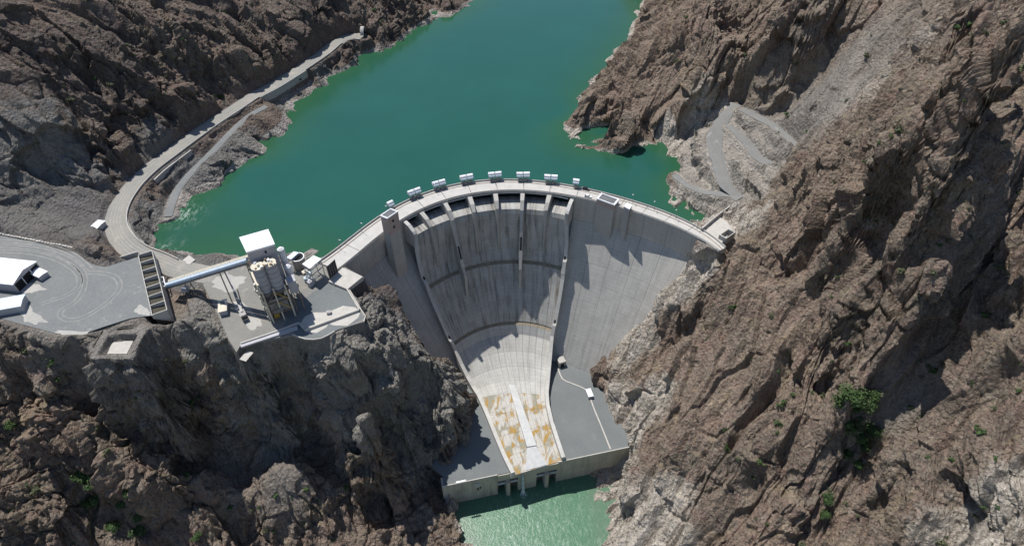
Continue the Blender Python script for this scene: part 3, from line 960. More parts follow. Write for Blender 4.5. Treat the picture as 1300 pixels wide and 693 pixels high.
def even_rows(lines_xy, n, zscale=0.55):
    """Points on each grid line, spaced evenly along its own slope (cliffs get as many as flats); only the stretch
    near the part of the valley that is looked at is meshed this finely."""
    m = len(lines_xy)
    K = len(lines_xy[0][0])
    lo, hi = np.full(m, np.nan), np.full(m, np.nan)
    dens = []
    for i, (fx, fy) in enumerate(lines_xy):
        zz = bilin(Z1, GX0, GY0, 1.0, fx, fy)
        dist = np.sqrt(fx ** 2 + fy ** 2 + (CAM_H - zz) ** 2)
        ds = np.sqrt(np.diff(fx) ** 2 + np.diff(fy) ** 2 + (zscale * np.diff(zz)) ** 2) / dist[1:]
        dens.append(ds)
        d = fy * cP - (zz - CAM_H) * sP
        d = np.where(d > 1, d, 1e9)
        px, py = 650 + 775 * fx / d, 346.5 - 775 * (fy * sP + (zz - CAM_H) * cP) / d
        k = np.nonzero((px > -120) & (px < 1420) & (py > -70) & (py < 770) & (d < 1e8))[0]
        if len(k): lo[i], hi[i] = k[0], k[-1]
    ok = np.nonzero(~np.isnan(lo))[0]
    ii = np.arange(m)
    lo, hi = np.interp(ii, ok, lo[ok]), np.interp(ii, ok, hi[ok])
    w = 20
    lo = np.array([lo[max(0, i - w):i + w + 1].min() for i in ii])
    hi = np.array([hi[max(0, i - w):i + w + 1].max() for i in ii])
    box = lambda f, k: np.convolve(np.pad(f, k, mode='edge'), np.ones(2 * k + 1) / (2 * k + 1), 'valid')
    lo, hi = box(lo, w), box(hi, w)
    out = np.empty((m, n))
    kk = np.arange(K)
    for i in ii:
        cum = np.r_[0, np.cumsum(dens[i])]
        c0, c1 = np.interp((lo[i], hi[i]), kk, cum)
        out[i] = np.interp(np.linspace(c0, c1, n), cum, kk)
    for k in (50, 50, 25):          # keep neighbouring lines in step, else the quads shear
        c = np.cumsum(np.pad(out, ((k + 1, k), (0, 0)), mode='edge'), axis=0)
        out = (c[2 * k + 1:] - c[:-2 * k - 1]) / (2 * k + 1)
    return out


# left part: lines run away from the viewer
NU, NV = 800, 780
us = np.linspace(-0.97, 0.24, NU)
rf = np.exp(np.linspace(math.log(60 + Y_OFF), math.log(775 + Y_OFF), 2400))
ix = even_rows([(u * rf, rf - Y_OFF) for u in us], NV)
RR = np.interp(ix.ravel(), np.arange(len(rf)), rf).reshape(ix.shape)
LX, LY = us[:, None] * RR, RR - Y_OFF
# right part: lines run straight up the mountainside
NT, NS_ = 1180, 720
yq = np.exp(np.linspace(math.log(55 + 150.0), math.log(690 + 150.0), NT)) - 150.0
lines = []
for y_ in yq:
    xl = np.linspace(28.0, max(60.0, min(440.0, 0.97 * (y_ + 150.0))), 1600)
    lines.append((xl, np.full(1600, y_)))
ix = even_rows(lines, NS_)
RX = np.array([np.interp(ix[i], np.arange(1600), lines[i][0]) for i in range(NT)])
RY = np.array([np.interp(ix[i], np.arange(1600), lines[i][1]) for i in range(NT)])
TX, TY = np.r_[LX.ravel(), RX.ravel()], np.r_[LY.ravel(), RY.ravel()]
TZ = bilin(Z1, GX0, GY0, 1.0, TX, TY)
# normals of the base field, taken from a smoothed copy so that neighbours do not fan out
ZS = box_blur(box_blur(Z1, 4), 4)
e_ = 2.0
nx = -(bilin(ZS, GX0, GY0, 1.0, TX + e_, TY) - bilin(ZS, GX0, GY0, 1.0, TX - e_, TY)) / (2 * e_)
ny = -(bilin(ZS, GX0, GY0, 1.0, TX, TY + e_) - bilin(ZS, GX0, GY0, 1.0, TX, TY - e_)) / (2 * e_)
NRM = np.c_[nx, ny, np.ones_like(nx)]
NRM /= np.linalg.norm(NRM, axis=1)[:, None]
P = np.c_[TX, TY, TZ].astype(np.float32)
MK = bilin(MASK, GX0, GY0, 1.0, TX, TY).astype(np.float32)
GR = bilin(GRAV, GX0, GY0, 1.0, TX, TY).astype(np.float32)
RIGHT = np.r_[np.zeros(LX.size, bool), np.ones(RX.size, bool)]


def gauss(pts, rad):
    out = np.zeros(len(TX), np.float32)
    for a, b, z, r in pts:
        q = G((a, b), z)
        out = np.maximum(out, np.exp(-((TX - q[0]) ** 2 + (TY - q[1]) ** 2) / (r * rad) ** 2))
    return out


PALE = gauss([(775, 500, -90, 14), (800, 450, -78, 14), (815, 520, -82, 16), (790, 560, -98, 14), (780, 600, -112, 14), (775, 640, -118, 16), (800, 660, -106, 20), (840, 640, -84, 15), (800, 690, -108, 20), (760, 620, -122, 12), (845, 690, -90, 14), (880, 340, -12, 12), (860, 370, -30, 10), (835, 405, -55, 10),
              (905, 200, 6, 26), (890, 160, 8, 20), (860, 185, -3, 14), (880, 250, -4, 20), (930, 230, 8, 22), (915, 275, 0, 16), (945, 275, 8, 14), (960, 180, 18, 22), (600, 660, -122, 12), (588, 640, -124, 10), (606, 690, -124, 10), (850, 160, 4, 10), (1290, 660, 16, 20), (1270, 692, 12, 20), (595, 650, -122, 8)], 1.0)
PALE = np.maximum(PALE, 0.9 * bilin(TERM, GX0, GY0, 1.0, TX, TY).astype(np.float32))
PALE = np.maximum(PALE, 0.55 * gauss([(1050, 60, 80, 38), (1000, 110, 54, 34), (1090, 30, 104, 34), (985, 150, 38, 22), (1130, 60, 102, 24)], 1.0))
# light fringe left by the lake level
PALE = np.maximum(PALE, np.where((TZ < Z_LAKE + 2.6) & (TY > 255), 1.0, 0) * np.clip(0.85 + 0.5 * perlin(P * 0.05, 5), 0.3, 1.0))
GREY = gauss([(450, 420, -10, 26), (500, 440, -28, 22), (540, 480, -50, 20), (480, 480, -38, 22), (430, 470, -35, 20), (460, 540, -62, 18), (520, 540, -74, 20), (400, 450, -20, 18), (320, 480, -22, 18), (480, 385, -7, 15), (505, 410, -18, 14), (560, 480, -52, 14), (592, 505, -70, 12), (580, 540, -86, 12), (290, 430, -3, 16), (240, 395, 6, 14), (260, 345, 0, 20), (570, 520, -75, 14),
              (60, 240, 14, 40), (20, 270, 11, 30), (110, 285, 5, 20), (250, 220, -3, 26), (310, 190, -4, 24), (210, 270, -1, 22), (185, 300, 0, 18), (370, 125, -3, 18), (420, 95, -3, 16), (240, 325, -1, 18), (955, 165, 20, 18), (975, 180, 22, 14), (965, 130, 36, 14), (985, 150, 38, 10), (200, 170, 18, 18)], 1.0)
TALUS = gauss([(80, 275, 8, 22), (110, 290, 5, 16), (130, 260, 5, 12), (40, 295, 8, 18), (1060, 60, 80, 34), (1000, 110, 54, 30), (1100, 30, 104, 26), (85, 432, 5, 12), (185, 412, 6, 12), (60, 424, 6, 10), (295, 612, -90, 11), (290, 600, -92, 10), (360, 610, -82, 14), (1130, 520, -5, 8), (1160, 500, 4, 8), (225, 392, 7, 12)], 1.0)
GR = np.maximum(GR, 0.85 * TALUS)
DARK_TINT = np.where(RIGHT, 0.0, np.where(TY > 225, 1.0, 0.1)) * np.clip(0.75 + 0.8 * perlin(P * 0.02, 71), 0.3, 1.0)   # darker, cooler rock tint on the left bank

GREY = np.maximum(GREY, 1.2 * bilin(RISE, GX0, GY0, 1.0, TX, TY).astype(np.float32))
PALE = PALE * (1 - 0.75 * bilin(RISE, GX0, GY0, 1.0, TX, TY).astype(np.float32))
D_R = np.array((-0.47, -0.58, -0.67), np.float32)
D_L = np.array((0.75, -0.40, -0.53), np.float32)
D_F = np.array((0.30, -0.35, -0.89), np.float32)
FRONT = (TY < 245 + 0.05 * TX) & ~RIGHT
dirs = np.where(RIGHT[:, None], D_R, np.where(FRONT[:, None], D_F, D_L)).astype(np.float32)
warp = np.stack([perlin(P * 0.02, 11), perlin(P * 0.02, 12), perlin(P * 0.02, 13)], -1) * 8.0
Q = P + warp
# joint frame: along the bedding, across it, and out of it
acr3 = np.where(RIGHT[:, None], np.array((0.78, -0.63, 0.0)), np.where(FRONT[:, None], np.array((0.80, 0.45, 0.0)), np.array((0.42, -0.90, 0.0)))).astype(np.float32)
acr3 = acr3 - dirs * np.sum(acr3 * dirs, 1)[:, None]
acr3 /= np.linalg.norm(acr3, axis=1)[:, None]
out3 = np.cross(dirs, acr3)
QJ = np.stack([np.sum(Q * dirs, 1) * np.where(FRONT, 0.62, np.where(RIGHT, 0.31, 0.46)), np.sum(Q * acr3, 1), np.sum(Q * out3, 1)], -1).astype(np.float32)
Q = Q - dirs * (np.sum(Q * dirs, 1) * 0.5)[:, None]

# ribs: dip slabs that rise gently and break off sharply on the shaded side
acr = np.where(RIGHT[:, None], np.array((0.78, -0.63, 0.0)), np.where(FRONT[:, None], np.array((0.80, 0.45, 0.0)), np.array((0.42, -0.90, 0.0)))).astype(np.float32)
aco = np.sum(Q * acr, 1)
alo = np.sum(P * dirs, 1)


def saw(x, rise=0.76):
    f = x - np.floor(x)
    return np.where(f < rise, f / rise, (1 - f) / (1 - rise))


rib = np.zeros(len(TX), np.float32)
for lam, amp, sd_ in ((40.0, 6.5, 21), (17.0, 2.6, 22), (8.5, 0.9, 23)):
    ph = perlin(np.c_[aco / (lam * 2), alo / (lam * 3.0), np.zeros_like(aco)].astype(np.float32), sd_) * 1.3
    am = np.clip(0.55 + 1.1 * perlin(np.c_[aco / lam, alo / (lam * 2.2), np.full_like(aco, 3.3)].astype(np.float32), sd_ + 9), 0.0, 1.5)
    rib += amp * am * (saw(aco / lam + ph) - 0.5)
disp = np.where(RIGHT, 1.35, np.where(FRONT, 1.4, 1.5)) * rib
tone = np.zeros(len(TX), np.float32)
rough_zone = np.clip(0.75 + 1.3 * perlin(P * 0.016, 61), 0.3, 1.35)
for size, off, seed, wt in ((26.0, 6.0, 31, 0.15), (12.0, 3.4, 32, 0.25), (5.5, 1.7, 33, 0.3), (2.6, 0.8, 34, 0.3)):
    h, tn = blocks(QJ / np.float32(size * 0.62), seed, 1.0, 0.36, min(0.6, 1.0 / (size * 0.62)))
    disp += h * off * (rough_zone if size < 20 else 1.0)
    tone += tn * wt
disp += 1.0 * perlin(P * 0.06, 41)
soft = 1 - 0.82 * np.clip(TALUS, 0, 1)
# steep faces carry the full relief, gentle ground less
steep = 0.6 + 0.4 * sm((1 - NRM[:, 2]) / 0.3)
shore_lim = np.where((TY > 330) | (TX < -60), np.clip((np.abs(TZ - Z_LAKE) + 2.5) / 9.0, 0.5, 1.0), 1.0)
disp = disp * MK * soft * steep * shore_lim
P = P + NRM * disp[:, None]

def grid_quads(n, m, base, flip=False):
    idx = base + np.arange(n * m).reshape(n, m)
    q = np.stack([idx[:-1, :-1], idx[1:, :-1], idx[1:, 1:], idx[:-1, 1:]], -1).reshape(-1, 4)
    return q[:, ::-1] if flip else q


quads = np.concatenate([grid_quads(NU, NV, 0), grid_quads(NT, NS_, LX.size, True)])
is_r = np.r_[np.zeros((NU - 1) * (NV - 1), bool), np.ones((NT - 1) * (NS_ - 1), bool)]
cen = P[quads].mean(1)
zmax = P[quads][:, :, 2].max(1)
in_dam = DAM_IN[np.clip(cen[:, 1] - GY0, 0, GY1 - GY0 - 1).astype(int), np.clip(cen[:, 0] - GX0, 0, GX1 - GX0 - 1).astype(int)]
upst = (np.hypot(cen[:, 0] - CX[0], cen[:, 1] - CX[1]) > np.polyval(fE, np.clip(np.arctan2(cen[:, 0] - CX[0], cen[:, 1] - CX[1]), TH0, TH1)) + 6) & (cen[:, 1] > 235)
drop = in_dam | (upst & (zmax < Z_LAKE - 5)) | (zmax < Z_TAIL - 5)
drop |= ~is_r & (cen[:, 0] > 30)
regions = np.where(is_r, 1, np.where(cen[:, 1] < 238 + 0.05 * cen[:, 0], 2, 0))
for rid, nm, lab in ((0, 'left_mountainside', 'shaded brown mountainside above the shore road left of the lake'), (1, 'right_mountainside', 'sunlit ribbed brown rock mountainside right of the dam'), (2, 'rocky_spur', 'broken rock spur and gully below the plant and gravel yard')):
    qs = quads[(regions == rid) & ~drop]
    uniq, inv = np.unique(qs, return_inverse=True)
    me = bpy.data.meshes.new(nm)
    me.vertices.add(len(uniq))
    me.vertices.foreach_set('co', P[uniq].astype(np.float32).ravel())
    nf = len(qs)
    me.loops.add(nf * 4)
    me.polygons.add(nf)
    me.loops.foreach_set('vertex_index', inv.ravel().astype(np.int32))
    me.polygons.foreach_set('loop_start', np.arange(0, nf * 4, 4, dtype=np.int32))
    me.polygons.foreach_set('loop_total', np.full(nf, 4, np.int32))
    for an, arr in (('pale', PALE), ('grey', GREY), ('gravel', GR), ('stone', tone), ('dark_tint', DARK_TINT)):
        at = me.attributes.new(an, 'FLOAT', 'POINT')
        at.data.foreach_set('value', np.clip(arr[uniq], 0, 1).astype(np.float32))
    me.update(calc_edges=True)
    me.validate()
    me.shade_smooth()
    me.set_sharp_from_angle(angle=R_(24.0))
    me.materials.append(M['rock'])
    o = bpy.data.objects.new(nm, me)
    C.objects.link(o)
    tag(o, lab, None, None, 'structure')
    o.name = nm
DISP_P = P
# the hills go on beyond, on a coarser mesh that starts where the fine one ends
st_ = 6
xs_, ys_ = np.arange(GX0 + 2, GX1 - 2, st_, dtype=float), np.arange(GY0 + 2, GY1 - 2, st_, dtype=float)
Xo, Yo = np.meshgrid(xs_, ys_)
Zo = bilin(Z1, GX0, GY0, 1.0, Xo.ravel(), Yo.ravel()) - 1.5
dO = Yo.ravel() * cP - (Zo - CAM_H) * sP
dO = np.where(dO > 1, dO, 1e9)
pO, qO = 650 + 775 * Xo.ravel() / dO, 346.5 - 775 * (Yo.ravel() * sP + (Zo - CAM_H) * cP) / dO
inside = (pO > -95) & (pO < 1395) & (qO > -50) & (qO < 745) & (dO < 1e8)
Zo = Zo + 4.0 * perlin(np.c_[Xo.ravel(), Yo.ravel(), Zo].astype(np.float32) * 0.05, 91)
io = np.arange(Xo.size).reshape(Xo.shape)
qo = np.stack([io[:-1, :-1], io[:-1, 1:], io[1:, 1:], io[1:, :-1]], -1).reshape(-1, 4)
qo = qo[~inside[qo].all(1)]
me = bpy.data.meshes.new('outer_hills')
me.from_pydata(np.c_[Xo.ravel(), Yo.ravel(), Zo].tolist(), [], qo.tolist())
for an in ('pale', 'grey', 'gravel', 'stone'):
    at = me.attributes.new(an, 'FLOAT', 'POINT')
    if an == 'stone': at.data.foreach_set('value', np.full(Xo.size, 0.5, np.float32))
me.materials.append(M['rock'])
oh = bpy.data.objects.new('outer_hills', me)
C.objects.link(oh)
tag(oh, 'brown hills going on beyond the edges of the valley', None, None, 'structure')


def ground_z(x, y):
    return float(bilin(Z1, GX0, GY0, 1.0, np.array([x]), np.array([y]))[0])


# ------------------------------------------------------------------ water
def water_sheet(name, x0, x1, y0, y1, step, z, mat, label, foam_spots, shal):
    xs, ys = np.arange(x0, x1 + 1, step), np.arange(y0, y1 + 1, step)
    X, Y = np.meshgrid(xs, ys)
    me = bpy.data.meshes.new(name)
    n, m_ = len(xs), len(ys)
    vs = np.c_[X.ravel(), Y.ravel(), np.full(X.size, z)]
    ii = np.arange(X.size).reshape(m_, n)
    fs = np.stack([ii[:-1, :-1], ii[:-1, 1:], ii[1:, 1:], ii[1:, :-1]], -1).reshape(-1, 4)
    me.from_pydata(vs.tolist(), [], fs.tolist())
    zz = bilin(Z1, GX0, GY0, 1.0, X.ravel(), Y.ravel())
    sh = np.clip(1 - (z - zz) / shal, 0, 1) ** 1.3
    fo = np.zeros(X.size)
    for a, b, r, amt in foam_spots:
        fo = np.maximum(fo, amt * np.exp(-((X.ravel() - a) ** 2 + (Y.ravel() - b) ** 2) / r ** 2))
    for an, arr in (('shallow', sh), ('foam', fo)):
        at = me.attributes.new(an, 'FLOAT', 'POINT')
        at.data.foreach_set('value', arr.astype(np.float32))
    me.materials.append(mat)
    o = bpy.data.objects.new(name, me)
    C.objects.link(o)
    return tag(o, label, None, None, 'structure')


# the lake is bounded by the upstream face of the dam: two sheets would overlap it, so cut by plan
lake = water_sheet('reservoir_water', -420, 330, 240, 1000, 6.0, Z_LAKE, M['lake'], 'teal green reservoir water behind the dam', [(*G((232, 272), Z_LAKE), 9, 0.75), (*G((215, 312), Z_LAKE), 5, 0.5)], 26.0)
_bm_faces = []
me = lake.data
import bmesh
bm = bmesh.new()
bm.from_mesh(me)
kill = []
for f in bm.faces:
    c = f.calc_center_median()
    th = math.atan2(c.x - CX[0], c.y - CX[1])
    thc = min(max(th, TH0 - 0.5), TH1 + 0.5)
    r = math.hypot(c.x - CX[0], c.y - CX[1])
    lim = np.polyval(fE, min(max(th, TH0), TH1)) + 6
    if r < lim and abs(th) < 1.8: kill.append(f)
bmesh.ops.delete(bm, geom=kill, context='FACES')
bm.to_mesh(me)
bm.free()
water_sheet('river_water', -60, 110, -60, 196, 4.0, Z_TAIL, M['tail'], 'pale green river water below the dam', [(15, 145, 34, 0.4), (25, 120, 30, 0.35), (8, 158, 10, 0.5)], 9.0)

# ------------------------------------------------------------------ the dam
dam = thing('arch_dam', 'tall curved grey concrete dam with a seven-bay central spillway holding back the lake', 'dam', (0, 290, -105))


def arc_of(th_a, th_b, n):
    return np.linspace(th_a, th_b, n)


def th_of_px(px, z=0.0):
    q = np.array(G(px, z)) - CX
    return math.atan2(q[0], q[1])


TH_SPL, TH_SPR = th_of_px((513, 277)), th_of_px((727, 249))
# core: one solid body behind the facing blocks
mb = MB()
ths = np.linspace(TH0 - 0.03, TH1 + 0.02, 60)
rows = []
for th in ths:
    up = crest_pt(th, fU)
    spill = TH_SPL - 0.001 < th < TH_SPR + 0.001
    zt = -16.0 if spill else -1.3
    a = face_pt(th, zt, -1.6 if not spill else -2.5)
    rows.append([(up[0], up[1], -60), (up[0], up[1], zt), a, face_pt(th, Z_BAND - 0.5, -1.6 if not spill else -1.5), face_pt(th, -108, -1.6)])
vs = [q for r in rows for q in r]
fs = []
for i in range(len(rows) - 1):
    for k in range(4):
        fs.append((i * 5 + k, i * 5 + k + 1, (i + 1) * 5 + k + 1, (i + 1) * 5 + k))
fs += [(0, 4, 3, 2, 1)[::-1], tuple((len(rows) - 1) * 5 + k for k in (0, 1, 2, 3, 4))[::-1]]
mb.add(vs, fs)
mb.build('dam_core', M['conc'], dam)

# facing blocks of the two wings
GAP = 0.07
LIFTS = [-1.3, -10.0, Z_BAND] + list(np.linspace(Z_BAND, -108, 9)[1:])


def s_of_th(th):
    return float(np.interp(th_index(th), np.arange(400), crestS))


def wing(th_a, th_b, n):
    edges = np.linspace(th_a, th_b, n + 1)
    for i in range(n):
        ta, tb = edges[i], edges[i + 1]
        gs = GAP / 110.0
        for k in range(len(LIFTS) - 1):
            z1_, z0_ = LIFTS[k] - (0.03 if k else 0), LIFTS[k + 1] + 0.03
            pr = rnd.uniform(-0.04, 0.05)
            m_ = MB()
            nsub = 3
            tt = np.linspace(ta + gs, tb - gs, nsub + 1)
            vv, uu = [], []
            for t in tt:
                for z, ex in ((z0_, pr), (z1_, pr), (z1_, -1.5), (z0_, -1.5)):
                    vv.append(face_pt(t, z, ex))
                    uu.append((s_of_th(t), z * 1.15))
            ff = []
            for j in range(nsub):
                a, b = 4 * j, 4 * j + 4
                ff += [(a + q, b + q, b + (q + 1) % 4, a + (q + 1) % 4) for q in range(4)]
            ff += [(3, 2, 1, 0), tuple(4 * nsub + q for q in range(4))]
            m_.add(vv, [f[::-1] for f in ff], uu)
            m_.build('concrete_block', M['wing'], dam)


wing(TH0, TH_SPL - 0.01, 4)
wing(TH_SPR + 0.01, TH1, 6)

# crest road: slabs between joints, over the core and over the bays
HO_PX = [(493, 268), (528, 252), (558, 240), (592, 231), (628, 227), (664, 228), (699, 232.5), (735, 239)]
joint_th = [TH0 - 0.03, R_(-58)] + [th_of_px(p) for p in HO_PX] + [R_(28), R_(35), R_(42), R_(49), TH1 + 0.02]


def deck_slab(ta, tb, r_in, r_out, z0_, z1_, name, mat, gap=0.06):
    m_ = MB()
    tt = np.linspace(ta + gap / 115, tb - gap / 115, 6)
    vv = []
    for t in tt:
        e, u = crest_pt(t), crest_pt(t, fU)
        d = (u - e)
        L = np.linalg.norm(d)
        d /= L
        a = e + d * r_in
        b = e + d * (L - r_out)
        vv += [(a[0], a[1], z0_), (b[0], b[1], z0_), (b[0], b[1], z1_), (a[0], a[1], z1_)]
    ff = [(0, 1, 2, 3)[::-1], tuple(20 + q for q in range(4))]
    for j in range(5):
        a, b = 4 * j, 4 * j + 4
        ff += [(a + q, b + q, b + (q + 1) % 4, a + (q + 1) % 4) for q in range(4)]
    m_.add(vv, ff)
    return m_.build(name, mat, dam)


for a, b in zip(joint_th[:-1], joint_th[1:]):
    deck_slab(a, b, -0.4, -0.3, -1.25, 0.0, 'road_slab', M['deck'], 0.14)
# kerbs and parapets stand on the slabs
for a, b in zip(joint_th[:-1], joint_th[1:]):
    for ri, nm, h in ((0.0, 'parapet', 0.9), ):
        m_ = MB()
        pe, pu, pk = [], [], []
        for t in np.linspace(a, b, 7):
            e, u = crest_pt(t), crest_pt(t, fU)
            d = (u - e) / np.linalg.norm(u - e)
            pe.append((*(e + d * 0.1), 0.003))
            pu.append((*(u - d * 0.1), 0.003))
            pk.append((*(u - d * 2.4), 0.003))
        MB().ribbon(pe, 0.4, 0.5).build('parapet', M['conc'], dam)
        MB().ribbon(pu, 0.45, 1.1).build('parapet', M['conc'], dam)
        MB().ribbon(pk, 0.3, 0.25).build('kerb', M['rust'], dam)

# spillway ---------------------------------------------------------
WALL_L = resample([(513, 282), (525, 320), (545, 365), (560, 400), (575, 435), (590, 470), (610, 500), (627, 540), (640, 570), (652, 597)], 2.0)
WALL_R = resample([(727, 250), (716, 325), (705, 395), (697, 440), (692, 480), (692, 500), (695, 520), (703, 550), (712, 580)], 2.0)
PH_L, PH_R = R_(-46.5), R_(22.7)
AX = R_(-12.0)


def pol(ph, r):
    return (CC[0] + r * math.sin(ph), CC[1] + r * math.cos(ph))


def wall_h(z):
    return 4.0 + 4.0 * min(1.0, max(0.0, (z + 105.0) / 30.0))


def solve_phi(r, z, curve, lo, hi):
    best, bp = 1e9, lo
    for ph in np.linspace(lo, hi, 161):
        q = pol(ph, r)
        pp = proj((q[0], q[1], z + wall_h(z)))
        d = np.min(np.hypot(curve[:, 0] - pp[0], curve[:, 1] - pp[1]))
        if d < best: best, bp = d, ph
    return bp


OZ = [(-8.5, -9.8), (-4.0, -8.1), (0.0, -7.7), (4.0, -7.7), (8.2, -8.7), (9.3, -11.5), (9.7, -17.0), (10.5, -28.0), (12.4, -38.0), (15.4, -46.0), (17.4, -47.2), (22.0, -58.0), (29.7, -72.0), (36.3, -84.0), (38.0, -85.0), (41.5, -91.0)]
stations = []          # each: function t in 0..1 -> plan point, z


def edge_law(curve, lo, hi, ph0):
    """Smooth law for the angle of a chute edge against depth, through the crest end."""
    zs = np.arange(-30, -92, -6.0)
    d = -18 - zs
    y = np.array([solve_phi(90 - 0.55 * dd, z, curve, lo, hi) for z, dd in zip(zs, d)]) - ph0
    A = np.c_[d, d * d]
    c = np.linalg.lstsq(A, y, rcond=None)[0]
    return lambda z: ph0 + (c[0] * max(0, -18 - z) + c[1] * max(0, -18 - z) ** 2)


lawL = edge_law(WALL_L, R_(-62), R_(-30), PH_L)
lawR = edge_law(WALL_R, R_(10), R_(40), PH_R)
for o_, z in OZ:
    r = 90 - o_
    a, b = lawL(z), lawR(z)
    stations.append((lambda t, a=a, b=b, r=r: pol(a + (b - a) * t, r), z))


def bow(L, Rp, A):
    L, Rp, A = map(np.array, (L, Rp, A))
    return lambda t: tuple(L * (1 - t) + Rp * t + 4 * t * (1 - t) * (A - (L + Rp) / 2))


hz = 4.5
La, Ra = stations[-1][0](0.0), stations[-1][0](1.0)
Lf, Rf = G((610, 500), Z_PLAT + hz), G((692, 497), Z_PLAT + hz)
lerp = lambda a, b, t: (a[0] + (b[0] - a[0]) * t, a[1] + (b[1] - a[1]) * t)
apA = stations[-1][0](0.5)
mf = lerp(Lf, Rf, 0.5)
apF = (mf[0] - 0.3, mf[1] + 3.0)
for t, z in ((0.25, -97.0), (0.5, -101.4), (0.75, -104.0), (1.0, -105.0)):
    stations.append((bow(lerp(La, Lf, t), lerp(Ra, Rf, t), lerp(apA, apF, t)), z))
for pl, pr in (((620, 522), (693, 512)), ((631, 549), (698, 534)), ((642, 575), (705, 556)), ((653.5, 598), (713, 580))):
    a, b = G(pl, Z_PLAT + hz), G(pr, Z_PLAT + hz)
    stations.append((bow(a, b, lerp(a, b, 0.5)), -105.0))
NS = 14
u_run = 0.0
chute_v = [0.0]
for i in range(1, len(stations)):
    p, q = stations[i - 1], stations[i]
    a, b = p[0](0.5), q[0](0.5)
    chute_v.append(chute_v[-1] - math.dist((*a, p[1]), (*b, q[1])))
apron_mat, ant, abs_ = new_mat('stained_apron')
abs_.inputs['Roughness'].default_value = 0.8
aco_ = geo_co(ant)
c0 = mix(ant, ramp(ant, noise(ant, aco_, 0.5, 5, 0.65), [(0.3, 0.0), (0.7, 1.0)]), (0.47, 0.445, 0.40), (0.40, 0.38, 0.345))
pn = noise(ant, mapped(ant, aco_, (1.25, 0.6, 1), (0, 0, R_(-12))), 0.16, 6, 0.62, 0.5)
c1_ = mix(ant, ramp(ant, pn, [(0.46, 0.0), (0.55, 0.92)]), c0, (0.235, 0.22, 0.165))
pn2 = noise(ant, mapped(ant, aco_, (1.6, 0.8, 1)), 0.16, 5, 0.6, 0.4)
c1_ = mix(ant, mth(ant, 'MULTIPLY', ramp(ant, pn, [(0.45, 0.0), (0.54, 0.95)]), ramp(ant, pn2, [(0.47, 0.0), (0.56, 1.0)])), c1_, (0.34, 0.20, 0.04))
ant.links.new(c1_, abs_.inputs['Base Color'])
M['apron'] = apron_mat
M['band'] = simple('rusty_step_concrete', (0.30, 0.25, 0.17), (0.20, 0.17, 0.125), 0.4, 0.9)
for i in range(len(stations) - 1):
    (pa, za), (pb, zb) = stations[i], stations[i + 1]
    step = za in (-46.0, -84.0)     # aeration step
    apron = i >= 19
    for k in range(NS):
        g = 0.0012
        t0, t1 = k / NS + g, (k + 1) / NS - g
        a0, a1, b0, b1 = pa(t0), pa(t1), pb(t0), pb(t1)
        dz_ = -0.8 if (za < -46.3 and za > -60) or (za < -84.3 and za > -95) else 0.0
        lift = 0.9 if (not step and zb in (-46.0, -84.0)) else 0.0
        e = 0.05 if not step else 0.0
        top = [(*lerp(a0, b0, 0.004), za - e * 0.0), (*lerp(b0, a0, 0.004), zb + lift), (*lerp(b1, a1, 0.004), zb + lift), (*lerp(a1, b1, 0.004), za)]
        bot = [(q[0], q[1] + 0.4, q[2] - 1.8) for q in top]
        uvs = []
        for q, tt, ii in zip(top + bot, (t0, t0, t1, t1) * 2, (i, i + 1, i + 1, i) * 2):
            uvs.append((tt * 70.0, chute_v[ii]))
        m_ = MB()
        m_.add(top + bot, [(0, 1, 2, 3), (7, 6, 5, 4), (0, 4, 5, 1), (1, 5, 6, 2), (2, 6, 7, 3), (3, 7, 4, 0)], uvs)
        m_.build('step_panel' if step else 'chute_panel', M['apron'] if apron else (M['band'] if step else (M['bucket'] if i >= 13 else M['chute'])), dam)
# bed under the panels, so that joints show dark concrete and not a void
m_ = MB()
vv, ff = [], []
for fn, z in stations:
    for t in np.linspace(0, 1, 15):
        vv.append((*fn(t), z - 0.5))
for i in range(len(stations) - 1):
    for k in range(14):
        ff.append((i * 15 + k, (i + 1) * 15 + k, (i + 1) * 15 + k + 1, i * 15 + k + 1))
m_.add(vv, ff)
m_.build('chute_bed', M['conc'], dam)


